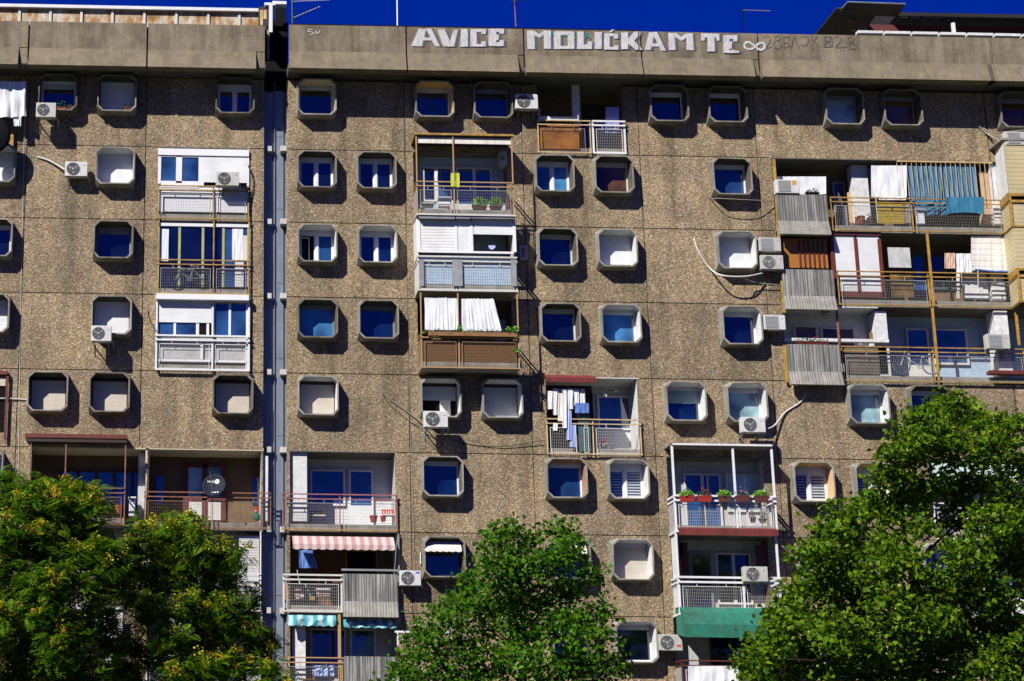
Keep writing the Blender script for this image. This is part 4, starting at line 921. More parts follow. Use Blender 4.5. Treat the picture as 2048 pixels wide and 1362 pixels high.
g3 = [[(135,195),(235,195),(165,475),(75,470)],[(200,190),(265,190),(405,485),(335,485),(215,250)],[(180,370),(300,370),(315,420),(170,420)],
 [(440,205),(545,205),(555,475),(455,475)],[(730,210),(830,215),(845,480),(730,475)],[(535,205),(570,205),(650,265),(650,335),(535,260)],[(650,265),(730,210),(745,215),(740,270),(650,335)],
 [(960,210),(1250,220),(1250,280),(960,275)],[(960,270),(1020,275),(1010,330),(960,325)],[(1195,278),(1250,275),(1250,330),(1210,330)],[(1060,270),(1170,275),(1175,500),(1055,500)],
 [(1305,240),(1410,240),(1400,525),(1310,520)],[(1405,240),(1535,240),(1530,340),(1470,340),(1460,300),(1405,305)],[(1400,345),(1450,340),(1440,460),(1400,460)],[(1400,480),(1480,470),(1490,485),(1555,490),(1550,525),(1400,525)]]
gr = None
for gi, (g, o_) in enumerate(((g1, (810, 30)), (g2, (1040, 40)), (g3, (1280, 40)))):
    o2 = paint(g, o_, 7.877, None, '', 0).build('graffiti', 'graffiti_white', R); o2['label'] = ['AVICE in white block letters', 'MOLIĆK in white block letters', 'AM TE in white block letters'][gi]
    # shade strokes lie beneath the white ones
    mm = MB(); k = 0
    for pts in g:
        q = [P(o_[0]+(x+42)/7.877, o_[1]+(y+6)/7.877, -.965) for x, y in pts]; mm.poly([(p.x, -.9712-.00018*k, p.z) for p in q]); k += 1
    mm.build('graffiti_shading', 'graffiti_shade', R)
def loop(cx, cy, rx, ry, a0=0, a1=360, n=20): return [(cx+rx*math.cos(math.radians(a0+(a1-a0)*i/n)), cy+ry*math.sin(math.radians(a0+(a1-a0)*i/n))) for i in range(n+1)]
inf = [(1810, 425)]+loop(1700, 405, 62, 52, 20, 340)[::-1][::-1]+[(1810, 425)]
m = strokes([[(1800, 430), (1760, 455), (1700, 462), (1650, 435), (1640, 390), (1670, 350), (1720, 350), (1770, 385), (1820, 425), (1860, 460), (1910, 475), (1955, 445), (1965, 395), (1930, 360), (1880, 365), (1840, 395), (1800, 430)]], (1280, 40), 7.877, .085)
o2 = m.build('graffiti', 'graffiti_white', R); o2['label'] = 'white infinity sign'
m = strokes([[(1020, 300), (1050, 200), (1060, 200), (1100, 300)], [(1040, 260), (1080, 260)], [(505, 200), (505, 235)], [(860, 200), (865, 300)], [(650, 245), (740, 245)]], (1040, 40), 7.877, .03)
m.v = [(v[0], v[1]-.018, v[2]) for v in m.v]; m.build('graffiti', 'graffiti_teal', R)
m = strokes([[(215,600),(260,568),(310,585),(325,640),(290,700),(225,770),(340,735)], loop(430,605,36,36), [(395,640),(370,690),(385,750),(430,775),(480,750),(490,700)], [(505,735),(510,745)],
 [(625,588),(525,590),(530,748),(600,742),(612,700),(590,680),(535,668)], [(645,755),(690,590),(710,590),(772,748)], [(800,590),(850,568),(900,590),(920,640),(895,700),(850,720),(805,712)], [(975,560),(985,768)], [(1062,570),(1000,650),(1085,742)],
 [(1165,580),(1290,575),(1295,735),(1160,738),(1165,580),(1295,735)], [(1290,575),(1160,738)], [(1200,580),(1190,735)], [(1250,578),(1255,735)], [(1175,650),(1290,650)], [(1335,595),(1380,560),(1440,595),(1430,650),(1340,752),(1525,742)], [(1640,600),(1590,568),(1540,610),(1560,665),(1670,710),(1662,765),(1575,768),(1555,710),(1620,650),(1640,600)]], (1500, 0), 7.877, .022)
o2 = m.build('graffiti', 'graffiti_thin', R); o2['label'] = 'thin dark scrawl 28.БЛОК 28'
m = strokes([[(1090,445),(1035,450),(1030,475),(1105,490),(1100,520),(1045,530)], [(1125,510),(1132,512)], [(1150,470),(1155,505),(1190,505),(1210,460)]], (480, 0), 7.568, .03)
o2 = m.build('graffiti', 'graffiti_white', R); o2['label'] = 'small white S.U scrawl'

# ------------------------------------------------------------------ air conditioners
ACG = 'air conditioners hung on the facade'
def ac(x0, y0, x1, y1, Y, label, style='ring', body='ac_white', side=None, depth=.28, badge=None, wallY=0.0):
    a, c, zb, zt = RC(x0, y0, x1, y1, Y)
    t = thing('air_conditioner', ((a+c)/2, Y+depth/2, zb), label, 'air conditioner', ACG)
    w = c-a; h = zt-zb
    if body == 'ac_white' and int(x0) % 3 == 0: body = 'ac_old'
    MB().box(a, c, Y, Y+depth, zb, zt).build('casing', body, t, .015)
    fx = a+w*.36; fz = zb+h*.5; r = min(h*.42, w*.30)
    if style == 'square':
        MB().box(fx-r*1.05, fx+r*1.05, Y-.012, Y-.001, fz-r*1.0, fz+r*1.0).build('fan_grille', 'ac_grille', t, .01)
        m = MB()
        for i in range(9): z = fz-r*.85+i*r*.21; m.box(fx-r*.9, fx+r*.9, Y-.02, Y-.013, z-.004, z+.004)
        m.build('grille_slats', 'hub_grey', t)
    else:
        m = MB(); m.disc((fx, 0, fz), r, Y-.006, Y-.001); f = m.build('fan_grille', 'ac_dark', t)
        m = MB()
        for q in (1.0, .78, .56, .36): m.ring((fx, Y-.012, fz), r*q, .006, 28, 4)
        for i in range(4 if style == 'ring' else 10):
            if style == 'bars':
                x = fx-r*.85+i*r*1.7/9; hh = math.sqrt(max(0, r*r-(x-fx)**2)); m.box(x-.006, x+.006, Y-.02, Y-.012, fz-hh, fz+hh)
            else:
                an = i*math.pi/4; m.tube([(fx-r*math.cos(an), Y-.014, fz-r*math.sin(an)), (fx+r*math.cos(an), Y-.014, fz+r*math.sin(an))], .005, 4)
        m.build('guard', 'ac_grille', t)
        m = MB(); m.disc((fx, 0, fz), r*.16, Y-.026, Y-.016, 16); m.build('fan_hub', 'hub_grey' if style != 'bars' else 'ac_cream', t)
        m = MB()
        for i in range(3):
            an = i*2.094+.4; p0 = (fx+r*.1*math.cos(an), fz+r*.1*math.sin(an)); q = an+.5
            m.poly([(p0[0], Y-.008, p0[1]), (fx+r*.8*math.cos(an), Y-.008, fz+r*.8*math.sin(an)), (fx+r*.85*math.cos(q), Y-.009, fz+r*.85*math.sin(q))])
        m.build('fan_blades', 'ac_grille', t)
    m = MB(); m.box(a+w*.70, a+w*.706, Y-.003, Y-.0005, zb+.01, zt-.01); m.build('panel_seam', 'ac_grille', t)
    if badge == 'text' or badge is None: MB().box(a+w*.78, a+w*.94, Y-.003, Y-.0006, zt-h*.28, zt-h*.24).build('maker_mark', 'ac_grille', t)
    if badge == 'blue': MB().box(a+w*.77, a+w*.93, Y-.004, Y-.0006, zt-h*.20, zt-h*.08).build('maker_badge', 'blue_badge', t, .004)
    if badge == 'orange': MB().box(a+w*.70, a+w*.87, Y-.004, Y-.0006, zt-h*.38, zt-h*.08).build('maker_badge', 'orange_label', t)
    if badge == 'red': MB().box(a+w*.76, a+w*.93, Y-.004, Y-.0006, zb+h*.22, zb+h*.38).build('maker_badge', 'red_label', t)
    if Y+depth < wallY:
        for x in (a+w*.15, a+w*.85):
            m = MB(); m.box(x-.015, x+.015, Y+.04, wallY, zb-.04, zb-.001); m.tube([(x, Y+.15, zb-.03), (x, wallY-.0, zb-.30)], .012, 4); m.box(x-.012, x+.012, wallY-.03, wallY, zb-.35, zb+.1)
            m.build('bracket', 'grey_metal', t)
        m = MB(); m.tube([(c-.02, Y+depth*.6, zb+.12), (c+.07, Y+depth*.8, zb+.02), (c+.06, wallY-.06, zb-.05)], .014, 5); m.build('hose', 'tube_white', t)
    return t
ac(72, 205, 112, 234, -.78, 'white air conditioner at the top left, in front of a window with a red planter', 'ring')
ac(130, 323, 175, 352, -.45, 'white air conditioner on two spindly brackets, left of a white shuttered window', 'ring')
ac(432, 343, 478, 371, -.55, 'cream air conditioner over the yellow rail of a white enclosed balcony', 'ring', 'ac_cream')
ac(182, 651, 223, 682, -.80, 'white air conditioner hiding the lower left corner of a half shaded window', 'ring')
ac(1031, 188, 1076, 217, -.50, 'air conditioner half in the shade, left of the top floor balcony with the orange screen', 'ring')
ac(848, 822, 896, 854, -.82, 'white air conditioner in front of a window with shutter half down and beige curtain', 'ring')
ac(1518, 475, 1562, 502, -.40, 'upper air conditioner of the pair, with a pale square grille', 'square')
ac(1521, 510, 1567, 538, -.42, 'lower air conditioner of the pair, with a dark round fan behind cream bars', 'bars')
ac(1528, 630, 1571, 659, -.42, 'white air conditioner with a square grey grille, left of a white balcony with red flowers', 'square')
ac(1483, 834, 1531, 864, -.82, 'cream air conditioner under a window with white reveals, beside a looping pale hose', 'ring')
ac(800, 1141, 842, 1171, -.45, 'white air conditioner with a blue badge, right of a ribbed concrete balcony front', 'ring', badge='blue')
ac(1488, 1133, 1536, 1163, YQ-.36, 'white air conditioner hung on a white balcony rail under a dark red awning', 'ring', wallY=YQ)
ac(1317, 1269, 1365, 1301, -.42, 'white air conditioner with a red label, left of the green awning', 'ring', badge='red')
ac(1552, 359, 1599, 386, -.36, 'white air conditioner with an orange sticker, standing on a ribbed balcony front', 'square', badge='orange')
ac(1974, 668, 2020, 697, -.45, 'white air conditioner on rusty feet in front of the white pillar by the bicycle', 'square', wallY=.05)
ac(2010, 263, 2060, 290, -.98, 'air conditioner at the right edge of the picture, on top of the yellow boarded bay', 'square')
ac(1796, 960, 1850, 988, -.6, 'white air conditioner half hidden by the leaves of the large right tree', 'bars')
t = ac(999, 302, 1014, 330, -.12, 'small air conditioner inside the shaded balcony, high on its right wall', 'ring', depth=.5, wallY=.5)

# ------------------------------------------------------------------ cables and hoses
def cable(pts, r, mat, label, name='cable'):
    q = [P(*p) for p in pts]; s = []
    for i in range(len(q)-1):
        p0, p1, p2, p3 = q[max(i-1, 0)], q[i], q[i+1], q[min(i+2, len(q)-1)]
        for k in range(6):
            t = k/6; s.append(.5*((2*p1)+(-p0+p2)*t+(2*p0-5*p1+4*p2-p3)*t*t+(-p0+3*p1-3*p2+p3)*t**3))
    s.append(q[-1]); m = MB(); m.tube(s, r, 6)
    return tag(m.build(name, mat, None, 0, True), label, name, 'cables and hoses on the facade')
cable([(75, 314, -.02), (100, 322, -.06), (131, 340, -.15)], .035, 'tube_white', 'short white hose running down to the air conditioner with spindly brackets', 'hose')
cable([(1388, 477, -.01), (1398, 505, -.03), (1420, 537, -.06), (1445, 551, -.5), (1490, 553, -.5), (1527, 546, -.2)], .030, 'tube_white', 'long white hose sagging below a shuttered window to the lower of two air conditioners', 'hose')
cable([(1485, 555, -.5), (1510, 565, -.2), (1560, 570, -.15)], .02, 'tube_grey', 'thin grey cable running right from the sagging white hose', 'cable')
cable([(1612, 786, -.02), (1600, 805, -.03), (1570, 825, -.05), (1550, 850, -.2), (1535, 858, -.4)], .028, 'tube_white', 'pale hose looping up and right from the cream air conditioner', 'hose')
cable([(753, 768, -.02), (775, 795, -.03), (810, 820, -.04), (835, 838, -.1), (850, 841, -.5)], .022, 'tube_grey', 'bundle of brownish pipes running down to the air conditioner with the beige curtain behind', 'hose')
cable([(760, 778, -.02), (782, 812, -.02), (830, 850, -.03), (870, 862, -.3), (920, 885, -.02), (1000, 893, -.05), (1092, 880, -.12)], .012, 'tube_black', 'thin black cable sagging right to the balcony with the laundry', 'cable')
cable([(1375, 332, -.01), (1400, 365, -.02), (1420, 395, -.05), (1440, 397, -.45), (1500, 400, -.45), (1550, 403, -.1)], .016, 'tube_grey', 'thin cable passing under a single window left of the long balconies', 'cable')
cable([(1910, 208, -.02), (1945, 240, -.04), (1975, 268, -.1), (2008, 285, -.8)], .035, 'tube_grey', 'grey hose sloping down to the air conditioner at the right edge', 'hose')
cable([(1966, 256, -.02), (1990, 265, -.3), (2060, 259, -.5)], .02, 'tube_grey', 'thin hose branching right from the sloping grey hose', 'hose')
cable([(496, 330, -.12), (505, 355, -.08), (506, 375, -.05), (500, 400, -.08), (494, 380, -.2), (478, 372, -.3)], .018, 'tube_black', 'black and looped cable beside the cream air conditioner', 'cable')
cable([(-10, 797, -.1), (20, 797, -.06), (56, 800, -.02)], .022, 'tube_white', 'short white rod sticking out from the left edge of the wall', 'hose')
cable([(808, 150, -.015), (812, 400, -.015), (816, 700, -.015), (826, 1000, -.015), (832, 1240, -.015)], .009, 'tube_grey', 'thin grey wire running down the whole wall right of the paired windows', 'cable')
cable([(50, 200, -.015), (46, 400, -.015), (40, 700, -.015), (37, 960, -.015)], .009, 'tube_white', 'thin pale wire running down the wall near the left edge', 'cable')
cable([(296, 622, -.02), (300, 642, -.03), (313, 662, -.2)], .016, 'tube_black', 'short black cable entering the white balcony from the left', 'cable')

# ------------------------------------------------------------------ antennas
t = thing('antenna', P(586, 49, -.4), 'dark rooftop antenna with one slanting boom, at the left end of the graffiti block', 'antenna', 'rooftop antennas')
m = MB(); m.tube([P(585, 52, -.4), P(583, -30, -.4)], .022); m.build('mast', 'steel_blue', t)
m = MB(); m.tube([P(588, 35, -.4), P(640, 13, -.2)], .014); m.tube([P(585, 3, -.4), P(660, 0, -.2)], .014)
m.build('boom', 'wire_white', t)
m = MB()
for i in range(8): q = P(592+i*6, 33-i*2.6, -.38); m.tube([q-Vector((0, .25, .0)), q+Vector((0, .25, 0))], .009, 4)
for a in (8, 20, 30, 40): m.tube([P(579, a, -.42), P(592, a-4, -.38)], .012, 4)
m.build('elements', 'tube_black', t)
t = thing('antenna', P(795, 50, -.4), 'single plain white antenna mast above the parapet, left of the letters', 'antenna', 'rooftop antennas')
m = MB(); m.tube([P(795, 52, -.4), P(794, -30, -.4)], .03); m.build('mast', 'white', t)
t = thing('antenna', P(1031, 52, -.4), 'thin reddish antenna mast with a spiky head, above the gap after AVICE', 'antenna', 'rooftop antennas')
m = MB(); m.tube([P(1032, 53, -.4), P(1028, -20, -.4)], .025); m.build('mast', 'rust_rail', t)
m = MB()
for a, c in ((1026, 1044), (1022, 1040)): m.tube([P(a, 4, -.5), P(c, -4, -.2)], .01, 4)
m.tube([P(1034, 2, -.4), P(1042, 8, -.4)], .01, 4); m.tube([P(1036, 0, -.4), P(1046, 3, -.4)], .01, 4); m.build('elements', 'tube_black', t)
t = thing('antenna', P(1487, 62, -.4), 'dark antenna mast with one long pale arm, above the infinity sign', 'antenna', 'rooftop antennas')
m = MB(); m.tube([P(1487, 66, -.4), P(1485, 18, -.4)], .02); m.build('mast', 'black', t)
m = MB(); m.tube([P(1485, 20, -.4), P(1541, 22, -.4)], .015); m.build('arm', 'tube_grey', t)

# ------------------------------------------------------------------ satellite dish
dc = P(428, 970, -.32)
t = thing('satellite_dish', P(425, 1040, -.3), 'round dark satellite dish with white lettering, on a pole at the left balcony', 'satellite dish')
v = []; f = []; RD = .44; nr, na = 8, 40; nd = Vector((-.25, -1, .35)).normalized(); ux = nd.cross(Vector((0, 0, 1))).normalized()*-1; uz = ux.cross(nd)*-1
if uz.z < 0: uz = -uz
if ux.x < 0: ux = -ux
def dp(u, w, lift=0): rr = math.hypot(u, w); return dc + ux*u + uz*w + nd*(.28*rr*rr*0.55/RD*1.0 + lift*2.6 - .07)
for i in range(nr+1):
    for j in range(na):
        r_ = RD*i/nr; an = 2*math.pi*j/na; v.append(tuple(dp(r_*math.cos(an)*.96, r_*math.sin(an))))
for i in range(nr):
    for j in range(na): a = i*na+j; f.append((a, i*na+(j+1) % na, (i+1)*na+(j+1) % na, a+na))
o2 = mk('dish', v, f, 'dish', t, 0, True); sd = o2.modifiers.new('solid', 'SOLIDIFY'); sd.thickness = .015
m = MB(); m.tube([tuple(P(425, 1058, -.22)), tuple(P(425, 990, -.22))], .022); m.build('pole', 'grey_metal', t)
m = MB(); m.tube([tuple(dp(0, -.42)), tuple(dp(.08, -.02, .42))], .012); m.build('arm', 'pale_yellow', t)
m = MB(); q = dp(.09, .0, .44); m.tube([tuple(q-nd*.05), tuple(q+nd*.05)], .03, 8); m.build('receiver', 'black', t)
def text_mesh(body, size):
    cu = bpy.data.curves.new('lettering', 'FONT'); cu.body = body; cu.size = size; cu.align_x = 'CENTER'; cu.align_y = 'CENTER'
    o = bpy.data.objects.new('lettering', cu); C.objects.link(o); dg = bpy.context.evaluated_depsgraph_get()
    me = bpy.data.meshes.new_from_object(o.evaluated_get(dg)); vv = [tuple(x.co) for x in me.vertices]; ff = [tuple(p.vertices) for p in me.polygons]
    bpy.data.objects.remove(o); bpy.data.curves.remove(cu); bpy.data.meshes.remove(me); return vv, ff
vv, ff = text_mesh('total', .13)
mk('lettering', [tuple(dp(x-.13, y+.16, .012)) for x, y, z in vv], ff, 'text_white', t)
m = MB(); m.poly([tuple(dp(.09+.085*math.cos(k*.3927), .15+.085*math.sin(k*.3927), .010)) for k in range(16)]); m.build('logo_disc', 'text_white', t)
vv, ff = text_mesh('TV', .10); mk('lettering', [tuple(dp(x+.09, y+.15, .018)) for x, y, z in vv], ff, 'dish', t)
m = MB()
for k in range(3): m.poly([tuple(dp(-.06+k*.09, -.30, .012)), tuple(dp(.0+k*.09, -.30, .012)), tuple(dp(.0+k*.09, -.26, .012)), tuple(dp(-.06+k*.09, -.26, .012))])
m.build('small_marks', 'text_white', t)

t = thing('satellite_dish', P(-8, 300, -.9), 'black round dish cut off by the left edge below the white sheet', 'satellite dish')
v = []; f = []; c0 = P(-14, 268, -.95)
for i in range(7):
    for j in range(28): r_ = .62*i/6; an = 6.283*j/28; v.append((c0.x+r_*math.cos(an), c0.y+.12*(i/6)**2, c0.z+r_*1.12*math.sin(an)))
for i in range(6):
    for j in range(28): f.append((i*28+j, i*28+(j+1) % 28, (i+1)*28+(j+1) % 28, (i+1)*28+j))
o2 = mk('dish', v, f, 'black', t, 0, True); sd = o2.modifiers.new('solid', 'SOLIDIFY'); sd.thickness = .02
m = MB(); m.tube([tuple(c0+Vector((0, .05, 0))), (c0.x, 0, c0.z-.1)], .03); m.build('arm', 'grey_metal', t)

# ------------------------------------------------------------------ bicycles
def bicycle(xr, yr, xf, yf, Y, rpx, label, frame='ac_cream', saddle='black', flip=1):
    A = P(xr, yr, Y); B_ = P(xf, yf, Y); r = rpx/58.
    t = thing('bicycle', ((A.x+B_.x)/2, Y, min(A.z, B_.z)-r), label, 'bicycle', 'bicycles on balconies')
    for c in (A, B_):
        w = MB().ring((c.x, Y, c.z), r, .018, 32, 6).build('wheel', 'black', t)
        m = MB().ring((c.x, Y, c.z), r-.025, .007, 32, 4)
        for i in range(10): an = i*math.pi/10*2; m.tube([(c.x, Y, c.z), (c.x+(r-.03)*math.cos(an), Y, c.z+(r-.03)*math.sin(an))], .0025, 3)
        m.build('rim', 'hub_grey' if frame != 'grey_metal' else 'steel_blue', w)
    sgn = 1 if B_.x > A.x else -1
    bb = Vector((A.x+sgn*.42, Y, A.z-.03)); st = Vector((A.x+sgn*.28, Y, A.z+r*1.25)); hd = Vector((B_.x-sgn*.16, Y, B_.z+r*1.25))
    m = MB()
    for a, c in ((A, bb), (A, st-Vector((0, 0, .08))), (bb, st), (bb, hd-Vector((0, 0, .12))), (st-Vector((0, 0, .08)), hd), (hd, B_), (hd, hd+Vector((-sgn*.03, 0, .14)))): m.tube([a, c], .015, 6)
    m.build('frame', frame, t)
    m = MB(); s0 = st+Vector((0, 0, .07)); m.tube([s0+Vector((-sgn*.12, 0, .01)), s0+Vector((0, 0, 0)), s0+Vector((sgn*.13, 0, .015))], .05, 8, .018); m.build('saddle', saddle, t)
    h0 = hd+Vector((-sgn*.03, 0, .14)); m = MB(); m.tube([h0+Vector((-sgn*.1, -.25, .02)), h0+Vector((sgn*.02, -.12, .03)), h0+Vector((sgn*.02, .12, .03)), h0+Vector((-sgn*.1, .25, .02))], .013, 6); m.build('handlebar', 'black', t)
    m = MB().ring((bb.x, Y-.03, bb.z), .09, .012, 20, 4); m.tube([bb+Vector((-.1, -.05, -.12)), bb+Vector((.1, -.05, .12))], .01, 4); m.build('crank', 'grey_metal', t)
    return t
bicycle(1863, 731, 1802, 730, -.06, 19, 'bicycle leaning on the blue walled balcony of the long row', 'ac_cream')
bicycle(403, 556, 352, 558, -.08, 17, 'grey bicycle with a white saddle behind the yellow railed balcony mesh', 'grey_metal', 'white')

# ------------------------------------------------------------------ laundry, curtains
def hang(x0, y0, x1, y1, Y, mat, label, name='laundry', cat='laundry', amp=.03, waves=4, grp='washing and curtains hung on balconies', xshift=0, drop=0, seed=0, nx=50, nz=12, taper=0, scal=0):
    def xf(tx, tz): xm = x0+(x1-x0)*tx; return X_(x0+(x1-x0)*(tx if not taper else tx*(1-taper*tz)+taper*tz*.5)+xshift*tz*tx, y0+(y1-y0)*tz, Y)
    def zf(tx, tz): return Z_(x0+(x1-x0)*tx, y0+(y1-y0)*tz+drop*tz*math.sin(tx*math.pi)+(scal*abs(math.sin(tx*waves*3.3)) if tz < .01 else 0), Y)
    v, f = sheet(0, 1, 0, 1, Y, amp, waves, nx, nz, zf, xf, seed)
    return tag(mk(name, v, f, mat, None, 0, True), label, cat, grp)
hang(848, 594, 917, 660, YP+.15, 'cloth_white', 'white curtain, left half, behind the balcony rail with trailing plants', 'curtain', 'curtain', .018, 9, scal=2)
hang(921, 596, 987, 662, YP+.15, 'cloth_white', 'white curtain, right half, flaring out at its foot behind the balcony rail', 'curtain', 'curtain', .02, 9, xshift=16, seed=2, scal=2)
hang(1816, 331, 1884, 402, .1, 'curtain_teal', 'blue striped curtain, left half, behind the yellow bars', 'curtain', 'curtain', .02, 7)
hang(1886, 330, 1951, 402, .1, 'curtain_teal', 'blue striped curtain, right half, behind the yellow bars', 'curtain', 'curtain', .02, 6, xshift=8, seed=4)
hang(1829, 402, 1897, 430, .05, 'cloth_teal', 'bunched dark teal foot of cloth behind the yellow rail', 'cloth', 'cloth', .04, 3, seed=5)
hang(1892, 394, 1968, 428, YG-.05, 'cloth_blue', 'blue towel laid over the yellow rail', 'towel', 'towel', .01, 2, drop=-3)
bpy.data.objects['towel'].data.materials[0] = M['cloth_teal']
hang(1942, 472, 2021, 541, -.02, 'screen_white', 'large white ribbed sheet at the right end of the long middle balcony', 'cloth', 'cloth', .012, 3, xshift=6)
m = MB(); m.tube([P(1950, 539, -.05), P(1990, 543, -.05), P(2026, 544, -.05)], .035, 6); tag(m.build('roller_pole', 'cloth_blue'), 'blue pole along the foot of the large white sheet', 'pole')
hang(1889, 506, 1910, 537, .15, 'cloth_pink', 'salmon top hanging left of the white blouse', seed=6, amp=.015)
hang(1912, 507, 1944, 545, .1, 'cloth_white', 'white blouse hanging between the salmon top and the ribbed sheet', seed=7, amp=.02)
hang(1913, 546, 1919, 596, .1, 'cloth_cream', 'long thin white garment dangling below the rail under the blouse', seed=8, amp=.01)
hang(1742, 331, 1813, 394, .0, 'cloth_white', 'big white sheet hanging left of the blue striped curtain', 'sheet', 'sheet', .015, 2)
hang(1757, 392, 1812, 400, -.01, 'cloth_white', 'lower hem of a white sheet just above the gold screen', 'sheet', 'sheet', .01, 2)
hang(1808, 404, 1828, 446, -.02, 'cloth_brown', 'grey-brown cloth hung right of the gold screen', 'cloth', 'cloth', .012, 2)
hang(1556, 353, 1652, 388, .25, 'cloth_white', 'white sheet pegged behind the air conditioner with the orange sticker', 'sheet', 'sheet', .012, 2, drop=1)
hang(0-50, 163, 52, 232, -.55, 'cloth_white', 'white sheet hanging at the top left edge of the picture', 'sheet', 'sheet', .05, 5, drop=3)
hang(27, 225, 42, 252, -.5, 'cloth_white', 'small twisted white cloth hanging below the big sheet at the top left', 'cloth', 'cloth', .03, 2)
tv = [(1095,782,1105,818,'cloth_white','short white garment at the far left of the laundry under the red awning'),(1106,777,1115,830,'cloth_white','first long white garment on the line under the red awning'),
 (1116,778,1128,842,'cloth_cream','cream garment hanging over the rail under the red awning'),(1125,778,1133,856,'cloth_white','narrow white garment beside the cream one under the red awning'),(1133,776,1143,880,'cloth_lightblue','light blue garment hanging in front of the mesh'),
 (1139,850,1152,894,'cloth_lightblue','pale blue cloth, the lowest of the laundry, ending near the balcony floor'),(1136,778,1146,818,'cloth_white','short white shirt in the middle of the laundry under the red awning'),(1148,778,1158,811,'cloth_white','white towel, left of the pair of white towels'),(1160,778,1170,808,'cloth_white','white towel, right of the pair of white towels'),
 (1150,806,1178,826,'cloth_blue','dark blue cloth hanging below the white towels'),(1096,814,1106,820,'cloth_magenta','magenta cloth peeping below the short white garment'),(1106,846,1115,861,'cloth_white','small white underwear pegged behind the balcony mesh')]
for k, a in enumerate(tv): hang(a[0], a[1], a[2], a[3], -.22+.04*(k % 3), a[4], a[5], amp=.014, waves=1.2, seed=k, nx=14, nz=10, grp='laundry under the red awning')
hang(901, 346, 909, 373, YP-.04, 'cloth_yellow', 'left of two yellow cloths clipped to the balcony post', 'cloth', 'cloth', .012, 1, nx=10); hang(911, 346, 919, 374, YP-.04, 'cloth_yellow', 'right of two yellow cloths clipped to the balcony post', 'cloth', 'cloth', .012, 1, nx=10, seed=3)
hang(868, 342, 875, 365, YP+.2, 'cloth_white', 'white and purple cloth hanging inside the balcony with the yellow cloths', 'cloth', 'cloth', .02, 1, nx=10)
hang(1211, 214, 1238, 266, .0, 'cloth_lilac', 'lilac towel hanging behind the white rail of the top floor balcony', 'towel', 'towel', .02, 2, seed=9)
hang(598, 1100, 625, 1136, .35, 'cloth_blue', 'bright blue cloth hanging in the shade under the red striped awning', 'cloth', 'cloth', .03, 2, taper=.0, xshift=10)
hang(1376, 1332, 1480, 1362+30, YQ-.06, 'cloth_white', 'white sheet covering the balcony rail under the green awning', 'sheet', 'sheet', .02, 3, drop=-2)
m = MB(); m.pxprism([(976, 490), (990, 488), (991, 494), (986, 499), (982, 499), (979, 497)], -.6, .02); tag(m.build('cloth', 'cloth_lightblue'), 'small pale cloth hanging in the dark opening under the half raised shutter', 'cloth')

